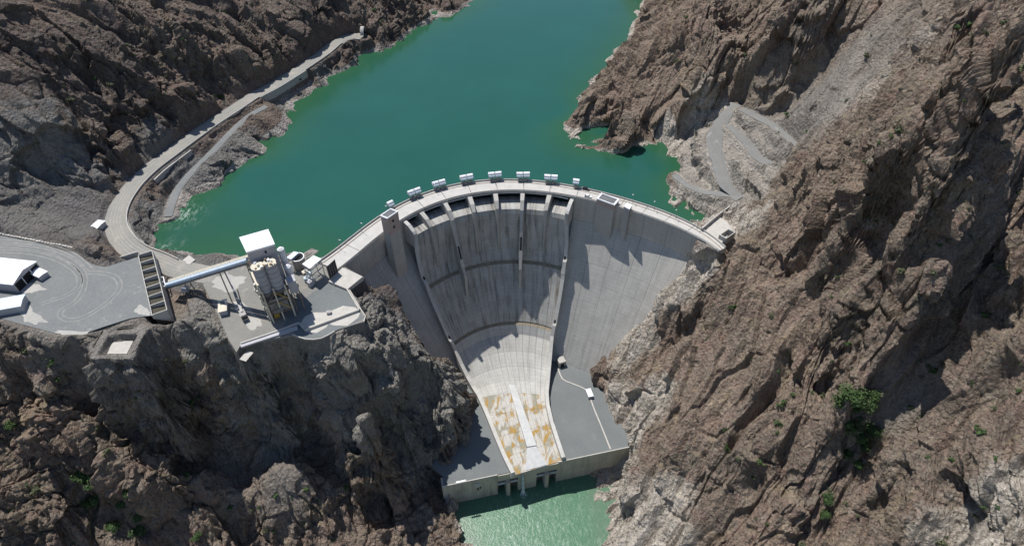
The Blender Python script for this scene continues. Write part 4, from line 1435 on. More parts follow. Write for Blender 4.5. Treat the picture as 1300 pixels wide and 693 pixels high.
def training_wall(t_edge, side):
    """Wall along one edge of the chute; side = +1 outwards to the right, -1 to the left."""
    m_ = MB()
    pts = [(*fn(t_edge), z) for fn, z in stations[2:]]
    P_ = np.array(pts)
    T = np.gradient(P_[:, :2], axis=0)
    T /= np.linalg.norm(T, axis=1)[:, None]
    Nn = np.c_[-T[:, 1], T[:, 0]] * (1 if side > 0 else -1)
    secs, uu = [], []
    s = 0
    for j, (p, n) in enumerate(zip(P_, Nn)):
        th_ = 2.3
        z_top = p[2] + wall_h(p[2])
        if j < 7: z_top = float(np.interp(OZ[j + 2][0], (0, 6.5, 9.4, 10.5, 12.4, 15.4), (-1.4, -3, -6.5, -16, -28, -38)))
        a, b = p[:2], p[:2] + n * th_
        zb_ = p[2] - (9.0 if p[2] > -88 else 2.0)
        secs.append([(a[0], a[1], zb_), (b[0], b[1], zb_), (b[0], b[1], z_top), (a[0], a[1], z_top)])
        if j: s += np.linalg.norm(P_[j] - P_[j - 1])
        uu += [(s, zb_), (s, zb_), (s, z_top), (s, z_top)]
    vv = [q for c in secs for q in c]
    n = len(secs)
    ff = [(0, 1, 2, 3), tuple(4 * (n - 1) + q for q in (3, 2, 1, 0))]
    for j in range(n - 1):
        a, b = 4 * j, 4 * j + 4
        ff += [(a + q, b + q, b + (q + 1) % 4, a + (q + 1) % 4) for q in range(4)]
    m_.add(vv, ff if side < 0 else [f[::-1] for f in ff], uu)
    o = m_.build('training_wall', M['wallc'], dam)
    # dark aeration shafts set in the wall crown at both steps
    for zt in (-44.0, -82.0):
        zs = P_[:, 2][::-1]
        q = np.array([np.interp(zt, zs, P_[:, k][::-1]) for k in (0, 1)])
        q2 = np.array([np.interp(zt - 7, zs, P_[:, k][::-1]) for k in (0, 1)])
        d = (q2 - q) / np.linalg.norm(q2 - q)
        nn = np.array((-d[1], d[0])) * side
        c = q + nn * 0.85
        zt_ = zt + wall_h(zt)
        hs = 2.0
        for (a0, a1, w_, mt, nm, up) in ((0.2, 4.2, 1.0, M['dark'], 'aeration_shaft', 0.06), (4.2, 6.2, 2.1, M['pale_conc'], 'shaft_head', 0.5)):
            L = [c + d * a0 - nn * w_ / 2, c + d * a1 - nn * w_ / 2, c + d * a1 + nn * w_ / 2, c + d * a0 + nn * w_ / 2]
            zz_ = [zt_ - (a0 + up * 0) / SLOPE, zt_ - a1 / SLOPE, zt_ - a1 / SLOPE, zt_ - a0 / SLOPE]
            mm = MB()
            bot = [(p[0], p[1], z - 3.0) for p, z in zip(L, zz_)]
            tp = [(p[0], p[1], z + up + 0.08) for p, z in zip(L, zz_)]
            mm.hexa(bot, tp)
            mm.build(nm, mt, o)
    return o


training_wall(0.0, -1)
training_wall(1.0, 1)

# piers, gates and bays
PIER_PX = [(534.5, 267), (564, 254), (595.5, 246), (628.5, 241.3), (663.5, 242), (697.5, 245.2)]


def ph_of(px, z=0.0):
    q = np.array(G(px, z)) - CC
    return math.atan2(q[0], q[1])


pier_ph = [ph_of(p) for p in PIER_PX]
bounds = [PH_L] + pier_ph + [PH_R]


def rad_pt(ph, o_, side=0.0):
    """Point at inward offset o_ on the radial line, shifted sideways."""
    p = pol(ph, 90 - o_)
    return (p[0] + side * math.cos(ph), p[1] - side * math.sin(ph))


def rad_solid(m_, ph, prof_top, prof_bot, half):
    """Solid along a radial line. prof: list of (o, z); half: list of half widths."""
    n = len(prof_top)
    vs = []
    for (o_, zt), (_, zb_), h in zip(prof_top, prof_bot, half):
        for sgn, z in ((-1, zb_), (1, zb_), (1, zt), (-1, zt)):
            q = rad_pt(ph, o_, sgn * h)
            vs.append((q[0], q[1], z))
    fs = [(0, 1, 2, 3), tuple(4 * (n - 1) + q for q in (3, 2, 1, 0))]
    for j in range(n - 1):
        a, b = 4 * j, 4 * j + 4
        fs += [(a + q, b + q, b + (q + 1) % 4, a + (q + 1) % 4) for q in range(4)]
    m_.add(vs, [f[::-1] for f in fs])


for i, ph in enumerate(pier_ph):
    m_ = MB()
    long_ = i in (1, 4)
    w_ = 1.6 if i != 1 else 1.8
    rad_solid(m_, ph, [(-13, -1.35), (-1, -1.35), (0.6, -1.4)], [(-13, -30), (-1, -30), (0.6, -30)], [w_, w_, w_ * 0.9])
    pier = m_.build('pier', M['conc'], dam)
    if long_:           # dividing wall down the upper chute, ends in a tall blunt nose
        d_ = MB()
        zt = [(0.6, -1.45), (6.5, -3.2), (10.5, -8.0), (15, -22), (20.5, -36.5), (25, -45.5)]
        rad_solid(d_, ph, zt, [(o_, Z_BAND - o_ / SLOPE - 3) for o_, _ in zt], [1.3, 1.2, 1.15, 1.0, 1.0, 0.9])
        dv = d_.build('dividing_wall', M['conc'], pier)
        for o0, o1, wd, mt, nm in ((16.2, 19.4, 0.55, M['dark'], 'aeration_shaft'), (19.6, 21.6, 1.2, M['pale_conc'], 'shaft_head')):
            s_ = MB()
            za_, zb2 = np.interp(o0, [q[0] for q in zt], [q[1] for q in zt]), np.interp(o1, [q[0] for q in zt], [q[1] for q in zt])
            rad_solid(s_, ph, [(o0, za_ + 0.15), (o1, zb2 + 0.15)], [(o0, za_ - 2), (o1, zb2 - 2)], [wd, wd])
            s_.build(nm, mt, pier)
    else:               # short tapering nose
        d_ = MB()
        rad_solid(d_, ph, [(0.6, -1.4), (6.5, -3.0), (10.2, -6.5), (12.0, -18), (13.4, -37)], [(0.6, -34), (6.5, -34), (10.2, -36), (12.0, -38), (13.4, -44)], [w_ * 0.9, w_ * 0.8, w_ * 0.6, 0.55, 0.2])
        d_.build('pier_nose', M['conc'], pier)
for i in range(7):
    a, b = bounds[i], bounds[i + 1]
    ga, gb = a + 1.75 / 92, b - 1.75 / 92
    m_ = MB()
    for j in range(4):
        t0, t1 = ga + (gb - ga) * j / 4, ga + (gb - ga) * (j + 1) / 4
        q = [pol(t0, 97.0), pol(t1, 97.0), pol(t1, 96.4), pol(t0, 96.4)]
        m_.prism(q, -9.2, -1.4)
    gate = m_.build('spillway_gate', M['gatesteel'], dam)
    m_ = MB()
    for j in range(4):
        t0, t1 = ga + (gb - ga) * j / 4, ga + (gb - ga) * (j + 1) / 4
        m_.prism([pol(t0, 91.6), pol(t1, 91.6), pol(t1, 91.2), pol(t0, 91.2)], -3.4, -2.9)
    m_.build('gate_beam', M['white'], gate)
    m_ = MB()
    for j in range(9):
        t0 = ga + (gb - ga) * (j + 0.5) / 9
        p0, p1 = pol(t0, 96.3), pol(t0, 91.5)
        m_.bar((*p0, -7.0), (*p1, -3.2), 0.25)
    m_.build('gate_arm', M['steel'], gate)

# lift towers on the downstream edge -------------------------------
def shaft(name_parts, quad_px, z_top, z_mid, z_bot, roof_mat, recess=True):
    q = [G(p, z_top) for p in quad_px]
    m_ = MB()
    m_.prism(q, z_bot, z_mid)
    col = m_.build('lift_shaft', M['conc'], dam)
    m_ = MB()
    c = np.mean(np.array(q), 0)
    grow = lambda k: [tuple(c + (np.array(p) - c) * k) for p in q]
    m_.prism(grow(1.01), z_mid, z_top - 0.8)
    head = m_.build('tower_head', M['pink'] if recess else M['conc'], dam)
    m_ = MB()
    n = 4
    out, inn = grow(1.04), grow(0.86)
    for i in range(n):
        j = (i + 1) % n
        m_.hexa([(*out[i], z_top - 0.8), (*out[j], z_top - 0.8), (*inn[j], z_top - 0.8), (*inn[i], z_top - 0.8)], [(*out[i], z_top), (*out[j], z_top), (*inn[j], z_top), (*inn[i], z_top)])
    m_.build('roof_rim', M['white'], head)
    m_ = MB()
    m_.prism(grow(0.858), z_top - 0.79, z_top - (0.45 if recess else 0.02))
    m_.build('roof', roof_mat, head)
    return head, q


hd, lq = shaft('', [(483, 273.6), (496, 264.6), (505, 268), (491.5, 277)], 15.0, 2.0, -60.0, M['louver'])
m_ = MB()
for t, z in ((0.45, 10.0), (0.45, 5.5)):
    a, b = np.array(lq[3]), np.array(lq[2])
    d = (b - a) / np.linalg.norm(b - a)
    p = a + (b - a) * t + np.array((d[1], -d[0])) * 0.07
    m_.bar((*(p - d * 0.6), z + 0.8), (*(p + d * 0.6), z + 0.8), 0.15, 1.6)
m_.build('window', M['dark'], hd)
shaft('', [(758, 252), (763.7, 245), (786, 253), (780, 260)], 3.2, -1.2, -45.0, M['louver'])
shaft('', [(792.5, 262), (796.5, 257.5), (802.5, 260.5), (799, 265.5)], 3.0, 1.6, -34.0, M['white'], False)
q = [G(p, -18.0) for p in ((787.5, 294.5), (790.5, 289.5), (796, 291.5), (794, 297))]
m_ = MB(); m_.prism(q, -46, -18.6)
stub = m_.build('lift_shaft', M['conc'], dam)
m_ = MB(); m_.prism(q, -18.6, -18.0)
m_.build('shaft_cap', M['white'], stub)

# end block at the right abutment ----------------------------------
q = [G(p, 3.0) for p in ((913, 298), (925, 290), (934, 294.5), (922, 303))]
m_ = MB()
c = np.mean(np.array(q), 0)
inn = [tuple(c + (np.array(p) - c) * 0.82) for p in q]
for i in range(4):
    j = (i + 1) % 4
    m_.hexa([(*q[i], -9), (*q[j], -9), (*inn[j], -9), (*inn[i], -9)], [(*q[i], 3.0), (*q[j], 3.0), (*inn[j], 3.0), (*inn[i], 3.0)])
eb = m_.build('end_chamber', M['conc'], dam)
MB().prism(inn, -6, -1.0).build('chamber_floor', M['pale_conc'], eb)

# powerhouse block under the chute end ------------------------------
ph_b = thing('powerhouse', 'low concrete powerhouse wall with four dark water outlets under the spillway end', 'powerhouse', (15, 184, -128))
FA, FB = np.array(G((574, 615.5), Z_PLAT)), np.array(G((790, 570), Z_PLAT))
fd = (FB - FA) / np.linalg.norm(FB - FA)
fn_ = np.array((fd[1], -fd[0]))          # outwards, downstream
LEN = np.linalg.norm(FB - FA)


def fpt(s, out=0.0):
    p = FA + fd * s + fn_ * out
    return (p[0], p[1])


def s_px(px):
    return float(np.dot(np.array(G(px, Z_PLAT)) - FA, fd))


s_a, s_b = s_px((632, 605)), s_px((709, 588))
for (s0, s1, top) in ((-6.0, s_a, Z_PLAT + 0.9), (s_b, LEN + 8, Z_PLAT + 0.9)):
    n = 5
    for k in range(n):
        a, b = s0 + (s1 - s0) * k / n, s0 + (s1 - s0) * (k + 1) / n
        m_ = MB()
        vv = [(*fpt(a + 0.04), -134), (*fpt(b - 0.04), -134), (*fpt(b - 0.04, -6), -134), (*fpt(a + 0.04, -6), -134)]
        pr = rnd.uniform(0, 0.05)
        vt = [(*fpt(a + 0.04, pr), top - 0.93), (*fpt(b - 0.04, pr), top - 0.93), (*fpt(b - 0.04, -6), top - 0.93), (*fpt(a + 0.04, -6), top - 0.93)]
        m_.add(vv + vt, [(3, 2, 1, 0), (4, 5, 6, 7), (0, 1, 5, 4), (1, 2, 6, 5), (2, 3, 7, 6), (3, 0, 4, 7)], [(a, -134), (b, -134), (b, -134), (a, -134), (a, top), (b, top), (b, top), (a, top)])
        m_.build('wall_panel', M['front'], ph_b)
    MB().ribbon([(*fpt(s0, -0.15), top - 0.895), (*fpt((s0 + s1) / 2, -0.15), top - 0.895), (*fpt(s1, -0.15), top - 0.895)], 0.5, 0.9).build('parapet', M['pale_conc'], ph_b)
# centre block: lintel, solid middle, four openings with gate lintels and round-nosed pillars
o1, o2, o3, o4, o5, o6, o7, o8 = [s_a + (s_b - s_a) * t for t in (0.0, 0.13, 0.20, 0.335, 0.645, 0.775, 0.85, 0.985)]
m_ = MB()
P4 = lambda a, b, out, inn_: [fpt(a, out), fpt(b, out), fpt(b, inn_), fpt(a, inn_)]
m_.prism(P4(s_a, s_b, 0.25, -6), -112.0, -105.45)
m_.prism(P4(o4, o5, 0.25, -6), -134, -112.0)
m_.prism(P4(o8, s_b, 0.25, -6), -134, -112.0)
m_.build('outlet_block', M['front'], ph_b)
for a, b in ((o2, o3), (o6, o7)):
    m_ = MB()
    c = fpt((a + b) / 2, 1.2)
    m_.prism(P4(a, b, 1.2, -6), -134, -112.01)
    m_.tube((*c, -134), (*c, -112.3), (b - a) / 2, None, 14)
    m_.build('pillar', M['front'], ph_b)
for a, b in ((o1, o2), (o3, o4), (o5, o6), (o7, o8)):
    MB().prism(P4(a, b, -5.0, -5.6), -134, -112.0).build('outlet_opening', M['dark'], ph_b)
    MB().prism(P4(a + 0.02, b - 0.02, 0.0, -0.8), -117.2, -115.0).build('gate_lintel', M['greywall'], ph_b)
MB().prism(P4(s_px((601, 610)), s_px((609, 608)), 0.35, 0.1), -111.5, -108.5).build('wall_hatch', M['greywall'], ph_b)
m_ = MB()
lip0, lip1 = stations[-1][0](-0.02), stations[-1][0](1.02)
m_.hexa([(*lip0, -106.2), (*lip1, -106.2), (lip1[0], lip1[1] + 6, -106.2), (lip0[0], lip0[1] + 6, -106.2)], [(*lip0, -105.4), (*lip1, -105.4), (lip1[0], lip1[1] + 6, -105.4), (lip0[0], lip0[1] + 6, -105.4)])
m_.build('spillway_lip', M['conc'], ph_b)
# white railing panel at the far left of the wall
rp = thing('railing_panel', 'white slatted railing panel on the wall beside the left gravel platform', 'railing', G3((584, 612), Z_PLAT))
for k in range(6):
    a = s_px((580, 614)) + k * 1.0
    MB().bar((*fpt(a, 0.4), Z_PLAT + 0.6), (*fpt(a, 0.4), Z_PLAT + 3.0), 0.2).build('slat', M['white'], rp)
MB().bar((*fpt(s_px((580, 614)) - 0.4, 0.4), Z_PLAT + 3.1), (*fpt(s_px((580, 614)) + 5.4, 0.4), Z_PLAT + 3.1), 0.9, 0.25).build('top_rail', M['white'], rp)

# water jet
jp = fpt((o4 + o5) / 2 - 3.2, 0.3)
m_ = MB()
path = [(jp[0] + fn_[0] * d_, jp[1] + fn_[1] * d_, z) for d_, z in ((0, -109.0), (0.9, -110.4), (1.7, -113.5), (2.2, -118), (2.6, -123), (2.9, -128))]
for a, b, r0, r1 in zip(path[:-1], path[1:], (0.45, 0.6, 0.75, 0.85, 1.0), (0.6, 0.75, 0.85, 1.0, 1.4)):
    m_.tube(a, b, r0, r1, 9, True)
jet = m_.build('water_jet', simple('falling_white_water', (0.55, 0.62, 0.62), (0.42, 0.50, 0.50), 1.2, 0.4), None, smooth=True)
tag(jet, 'thin white water jet spouting from the wall between the outlets', 'water jet')
m_ = MB()
for k in range(60):
    a = rnd.uniform(0, 2 * math.pi)
    r = abs(rnd.gauss(0, 1.7))
    h = max(0.1, 1.6 - r * 0.4) * rnd.uniform(0.3, 1)
    c = (path[-1][0] + r * math.cos(a), path[-1][1] + r * math.sin(a), -128.1)
    s = rnd.uniform(0.2, 0.5)
    m_.add([(c[0] - s, c[1] - s, c[2]), (c[0] + s, c[1] - s, c[2]), (c[0], c[1] + s, c[2]), (c[0], c[1], c[2] + h)], [(0, 2, 1), (0, 1, 3), (1, 2, 3), (2, 0, 3)])
tag(m_.build('splash', simple('splash_foam', (0.62, 0.72, 0.74), None, 1.0, 0.6)), 'small burst of white splash where the jet strikes the river', 'splash')

# central ramp on the apron
m_ = MB()
ra = [G(p, Z_PLAT) for p in ((645, 487), (653, 487), (681, 568), (669, 570))]
m_.prism(ra, [-105.2] * 4, [-104.4, -104.4, -102.0, -102.0])
M['divider'] = simple('grey_divider_concrete', (0.52, 0.52, 0.50), (0.44, 0.44, 0.43), 0.4, 0.9)
m_.build('divider_slab', M['divider'], dam)
rb = [G(p, Z_PLAT) for p in ((669, 571), (681, 569), (694, 590), (667, 597))]
m_ = MB()
m_.prism(rb, [-105.2] * 4, [-102.3, -102.3, -104.7, -104.7])
m_.build('divider_ramp', M['divider'], dam)

# ------------------------------------------------------------------ gravel platforms and yards (ground sheets)
def sheet(name, poly, z, mat, label, thick=1.2):
    m_ = MB()
    m_.prism(poly, z - thick, z)
    return tag(m_.build(name, mat), label, None, None, 'structure')


PL = [fpt(-4, -6.05), fpt(s_px((651, 600)) - 0.5, -6.05)] + [stations[i][0](-0.02) for i in range(len(stations) - 2, 12, -1)] + [(-40, 262), (-56, 268), (-70, 225), (-58, 190)]
PRr = [fpt(s_px((708, 586)) - 1.0, -6.05), fpt(LEN + 10, -6.05), (78, 215), (66, 252), (46, 262), (24, 264)] + [stations[i][0](1.02) for i in range(14, len(stations) - 1)]
for pl_, lab in ((PL, 'grey gravel platform left of the spillway apron'), (PRr, 'grey gravel platform right of the spillway apron')):
    sheet('gravel_platform', pl_, Z_PLAT - 0.06, M['gravel'], lab, 1.0)
for s0, s1 in ((-5.0, s_px((650, 601)) - 0.6), (s_px((712, 586)) + 1.2, LEN + 8)):     # strip between wall and sheet
    m_ = MB(); m_.prism(P4(s0, s1, -0.45, -6.04), Z_PLAT - 0.6, Z_PLAT - 0.012)
    tag(m_.build('gravel_strip', M['gravel']), 'gravel strip behind the powerhouse parapet', None, None, 'structure')
# kerb path and small white hut on the right platform
pth = [G3(p, Z_PLAT + 0.004) for p in ((708, 467), (714, 481), (724, 486), (741, 493), (747, 500), (755, 521), (763, 540), (771, 560), (775, 570))]
ck = MB().ribbon(resample(pth, 2.5), 0.8, 0.3).build('kerb_line', M['pale_conc'])
tag(ck, 'pale bent concrete kerb crossing the right gravel platform', 'kerb')
hutp = G((748, 501), Z_PLAT)
hut = thing('equipment_hut', 'small white box hut on the right gravel platform', 'hut', (*hutp, Z_PLAT))
m_ = MB(); m_.box((*hutp, Z_PLAT), (3.2, 6.0, 2.4), R_(14)); m_.build('wall', M['greywall'], hut)
m_ = MB(); m_.box((*hutp, Z_PLAT + 2.4), (3.5, 6.3, 0.25), R_(14)); m_.build('roof', M['white'], hut)
bp = G((712, 462), Z_PLAT)
blk = thing('concrete_portal', 'small concrete portal with a dark doorway at the foot of the dam wall', 'portal', (*bp, Z_PLAT))
m_ = MB(); m_.box((*bp, Z_PLAT), (5, 5, 5), R_(20)); m_.build('wall', M['conc'], blk)
m_ = MB(); m_.box((bp[0] + 0.8, bp[1] - 2.4, Z_PLAT), (2.4, 0.6, 3.2), R_(20)); m_.build('doorway', M['dark'], blk)

yard = sheet('gravel_yard', YARD, Z_YARD, M['yard'], 'broad grey gravel yard with tyre tracks on the left rim', 0.5)
def track(pts, z, w, label):
    p = resample([G3(q, z) for q in pts], 2.0)
    for s_ in (-1.1, 1.1):
        T = np.gradient(p[:, :2], axis=0); T /= np.linalg.norm(T, axis=1)[:, None]
        q = p.copy(); q[:, 0] += -T[:, 1] * s_; q[:, 1] += T[:, 0] * s_
        ww = w * np.array([rnd.uniform(0.6, 1.3) for _ in q])
        m_ = MB()
        vs = []
        for a, t, k in zip(q, T, ww):
            vs += [(a[0] + t[1] * k / 2, a[1] - t[0] * k / 2, z + 0.006), (a[0] - t[1] * k / 2, a[1] + t[0] * k / 2, z + 0.006)]
        m_.add(vs, [(2 * i, 2 * i + 2, 2 * i + 3, 2 * i + 1) for i in range(len(q) - 1)])
        tag(m_.build('tyre_track', M['track']), label, None, None, 'structure')


M['rut'] = simple('dusty_rut', (0.36, 0.335, 0.29), (0.26, 0.25, 0.225), 0.22, 0.95)
M['patch'] = gravel_material('dry_concrete_spill', (0.42, 0.40, 0.36), (0.33, 0.32, 0.29), (0.26, 0.26, 0.25))
M['track'] = simple('pale_wheel_rut', (0.275, 0.265, 0.24), (0.20, 0.20, 0.19), 0.3, 0.95)
track([(-20, 311), (30, 314), (60, 319), (85, 328), (103, 342), (108, 355), (104, 372), (92, 386), (80, 392), (76, 400), (86, 406), (102, 404), (122, 394), (140, 380), (152, 365), (147, 352), (132, 347), (112, 346)], Z_YARD, 0.75, 'curving pair of pale tyre tracks across the yard')
track([(-20, 318), (30, 320), (58, 325), (80, 333), (98, 347), (100, 362), (86, 374), (66, 381), (52, 386)], Z_YARD, 0.7, 'second pale tyre track bending toward the warehouse')
track([(-20, 305), (35, 308), (70, 314), (96, 325), (116, 343)], Z_YARD, 0.8, 'outer pale tyre track on the yard road')
for pts, lab in ((((22, 386), (28, 384), (40, 388), (43, 396), (52, 401), (60, 408), (48, 413), (32, 409), (26, 400), (20, 392)), 'dried pale concrete spill by the workshop'), (((24, 366), (38, 358), (52, 362), (60, 367), (44, 371), (30, 374)), 'dusty pale patch in front of the warehouse'), (((72, 419), (110, 421), (118, 416), (112, 425), (88, 426.5), (70, 423)), 'pale swept rim at the lower edge of the yard'), (((176, 384), (190, 394), (192, 400), (182, 401), (170, 396)), 'pale spilled sand beside the aggregate bins')):
    out = []
    P_ = [np.array(G(p, Z_YARD)) for p in pts]
    c_ = sum(P_) / len(P_)
    for i in range(len(P_)):
        for t in (0, 0.25, 0.5, 0.75):
            q = P_[i] * (1 - t) + P_[(i + 1) % len(P_)] * t
            out.append(tuple(c_ + (q - c_) * rnd.uniform(0.78, 1.1)))
    m_ = MB(); m_.prism(out, Z_YARD - 0.2, Z_YARD + 0.012)
    tag(m_.build('pale_patch', M['patch']), lab, None, None, 'structure')
plant = sheet('plant_ground', PLANT, Z_PLANT, M['sandy'], 'sandy gravel ground round the batching plant', 1.5)
for pts, lab in (((((268, 352), (290, 346), (312, 352), (306, 366), (284, 372), (270, 364))), 'sandy pale patch on the plant ground near the conveyor'), (((294, 384), (306, 380), (330, 404), (338, 414), (318, 418), (304, 404)), 'pale dusty patch between crane and tower legs')):
    P_ = [np.array(G(p, Z_PLANT)) for p in pts]
    c_ = sum(P_) / len(P_)
    out = []
    for i in range(len(P_)):
        for t in (0, 0.25, 0.5, 0.75):
            q = P_[i] * (1 - t) + P_[(i + 1) % len(P_)] * t
            out.append(tuple(c_ + (q - c_) * rnd.uniform(0.75, 1.1)))
    m_ = MB(); m_.prism(out, Z_PLANT - 0.2, Z_PLANT + 0.01)
    tag(m_.build('sandy_patch', M['patch']), lab, None, None, 'structure')
DARKP = [G(p, Z_PLANT) for p in ((372, 392), (396, 372), (417, 358), (440, 367.5), (456.5, 394.5), (462, 404), (430, 418), (408, 428), (388, 431), (374, 424), (360, 415))]
m_ = MB(); m_.prism(DARKP, Z_PLANT - 0.5, Z_PLANT + 0.06)
tag(m_.build('gravel_terrace', M['gravel']), 'dark gravel terrace beside the batching plant', None, None, 'structure')
OCT = [(660, 440), (700, 375), (780, 337), (910, 335), (1050, 276), (1165, 290), (1205, 345), (1190, 385), (1090, 460), (960, 455), (922, 440), (895, 475), (810, 525), (715, 515)]
OCT = [G((290 + a / 7.217, 350 + b / 7.217), Z_PLANT) for a, b in OCT]
m_ = MB(); m_.prism(OCT, Z_PLANT, Z_PLANT + 0.12)
tag(m_.build('helipad_slab', M['pale_conc']), 'pale many-sided concrete slab laid on the dark gravel terrace', 'slab')
cube = thing('junction_box', 'small grey cabinet standing on the pale many-sided slab', 'cabinet', G3((418, 398), Z_PLANT))
c_ = G((418, 398), Z_PLANT)
MB().box((*c_, Z_PLANT + 0.12), (2.2, 1.6, 1.3), 0.2).build('cabinet_body', M['greywall'], cube)
MB().box((*c_, Z_PLANT + 1.42), (2.4, 1.8, 0.12), 0.2).build('lid', M['steel'], cube)
# raised pale landing by the crest end
LAND = [G(p, 0.6) for p in ((435, 339.5), (460.5, 351), (441, 367), (417, 357))]
m_ = MB(); m_.prism(LAND, -6, 0.6)
tag(m_.build('concrete_landing', M['pale_conc']), 'raised pale concrete landing at the left end of the crest road', 'landing')
# terrace walls
for pts, lab in (([(441, 368.5), (456.5, 394.5)], 'low white wall along the right edge of the gravel terrace'), ([(456, 395), (387, 420.6)], 'long low wall crossing the pale slab'), ([(388, 420), (380, 411.5)], 'short return wall at the left end of the long low wall'), ([(379, 412), (347, 424), (306.6, 437.5)], 'double concrete channel wall below the batching plant')):
    p = [G3(q, Z_PLANT + 0.05) for q in pts]
    p = resample(p, 4.0)
    tag(MB().ribbon(p, 0.7, 1.5).build('terrace_wall', M['pale_conc']), lab, 'wall')
p = resample([G3(q, Z_PLANT) for q in ((443, 367), (458, 393), (464, 402), (462, 409))], 3.0)
tag(MB().ribbon(p, 0.5, 0.7).build('edge_kerb', M['pale_conc']), 'thin white kerb curving round the outer corner of the terrace', 'kerb')
p = resample([G3(q, Z_PLANT) for q in ((372, 425), (388, 431), (408, 430), (425, 421))], 3.0)
tag(MB().ribbon(p, 0.5, 0.7).build('edge_kerb', M['pale_conc']), 'thin kerb on the lower rim of the gravel terrace', 'kerb')
p = resample([G3(q, Z_PLANT) for q in ((306, 440), (346, 427), (378, 417))], 4.0)
tag(MB().ribbon(p, 2.2, 0.9).build('pipe_channel', M['greywall']), 'grey covered channel running beside the plant retaining wall', 'channel')
# pit floor
m_ = MB(); m_.prism([G(p, 1.0) for p in ((140, 429), (172, 427), (161, 449), (127, 449))], -1, 1.05)
tag(m_.build('pit_floor', M['pale_conc']), 'pale concrete floor of the square pit in the yard rim', 'slab')
m_ = MB()
w_pts = [G3(p, 0.0) for p in ((124, 448), (137, 425.5), (174, 424))]
m_.ribbon(w_pts, 0.6, 4.9)
tag(m_.build('pit_wall', M['fill']), 'dark wall on two sides of the square pit', 'wall')  # wall has the dark aggregate colour on every face

# ------------------------------------------------------------------ roads
def road(name, path, half, mat, label, lift=0.12, rag=0.0):
    Pp = resample(path, 3.0)
    T = np.gradient(Pp[:, :2], axis=0)
    T /= np.linalg.norm(T, axis=1)[:, None]
    Nn = np.c_[-T[:, 1], T[:, 0]]
    vv, ff = [], []
    jit = [0.0, 0.0]
    for p, n in zip(Pp, Nn):
        jit = [0.7 * j + 0.3 * rnd.uniform(-2.2 * rag, 2.2 * rag) for j in jit]
        hw = (half * (1 + jit[0]), half * (1 + jit[1]))
        for k in (-1, -0.5, 0, 0.5, 1):
            q = p[:2] + n * hw[k > 0] * k
            vv.append((q[0], q[1], p[2] + lift - 0.25 * (abs(k) == 1)))
    for i in range(len(Pp) - 1):
        for k in range(4):
            a = i * 5 + k
            ff.append((a, a + 5, a + 6, a + 1)[::-1])
    m_ = MB(); m_.add(vv, ff)
    o = m_.build(name, mat)
    tag(o, label, None, None, 'structure')
    return Pp, Nn


sr, srn = road('shore_road', SHORE_ROAD, 6.3, M['road'], 'dusty pale road along the left shore up to the tunnel', 0.12, 0.06)
road('ramp_road', LOW_ROAD, 2.6, M['yard'], 'narrow grey ramp running down to the water')
road('bench_track', BENCH_A, 4.4, M['bench'], 'grey bench track climbing through the excavated terraces of the right bank', 0.1, 0.3)
for off_, lab_ in ((-2.6, 'pale wheel ruts on the inner side of the shore road'), (1.6, 'pale wheel ruts on the outer side of the shore road')):
    for d_ in (-0.85, 0.85):
        m_ = MB()
        vs_ = []
        for k_, (p, n) in enumerate(zip(sr[2:-2], srn[2:-2])):
            o2_ = off_ + d_ + 0.5 * math.sin(k_ * 0.11 + off_)
            ww_ = 0.55 * rnd.uniform(0.5, 1.2)
            for q_ in (o2_ - ww_ / 2, o2_ + ww_ / 2):
                vs_.append((p[0] + n[0] * q_, p[1] + n[1] * q_, p[2] + 0.135))
        m_.add(vs_, [(2 * i, 2 * i + 2, 2 * i + 3, 2 * i + 1) for i in range(len(vs_) // 2 - 1)])
        tag(m_.build('wheel_rut', M['rut']), lab_, None, None, 'structure')
for b_, lab_ in ((BENCH_B, 'middle grey bench track between the cut rock steps of the right bank'), (BENCH_C, 'upper grey bench track above the cut rock steps of the right bank'), (BENCH_D, 'lowest grey bench track just above the right shore')):
    road('bench_track', b_, 2.9, M['bench'], lab_, 0.1, 0.42)
# white kerb rail on the lake side of the shore road
kr = [(p[0] - n[0] * 5.7, p[1] - n[1] * 5.7, p[2] + 0.1) for p, n in zip(sr, srn)]
kr2 = [(p[0] + n[0] * 5.7, p[1] + n[1] * 5.7, p[2] + 0.1) for p, n in zip(sr, srn)]
lake_side = kr if np.mean([q[0] for q in kr]) > np.mean([q[0] for q in kr2]) else kr2
tag(MB().ribbon(lake_side[8:-8], 0.45, 0.8).build('roadside_kerb', M['pale_conc']), 'pale concrete kerb along the lake side of the shore road', 'kerb')


def at_road(i0, i1, out, z_add=0.0):
    sg = 1 if lake_side is kr2 else -1
    return [(sr[i][0] + sg * srn[i][0] * out, sr[i][1] + sg * srn[i][1] * out, sr[i][2] + z_add) for i in range(i0, i1)]


def near_i(px, z=3.5):
    q = G(px, z)
    return int(np.argmin(np.hypot(sr[:, 0] - q[0], sr[:, 1] - q[1])))


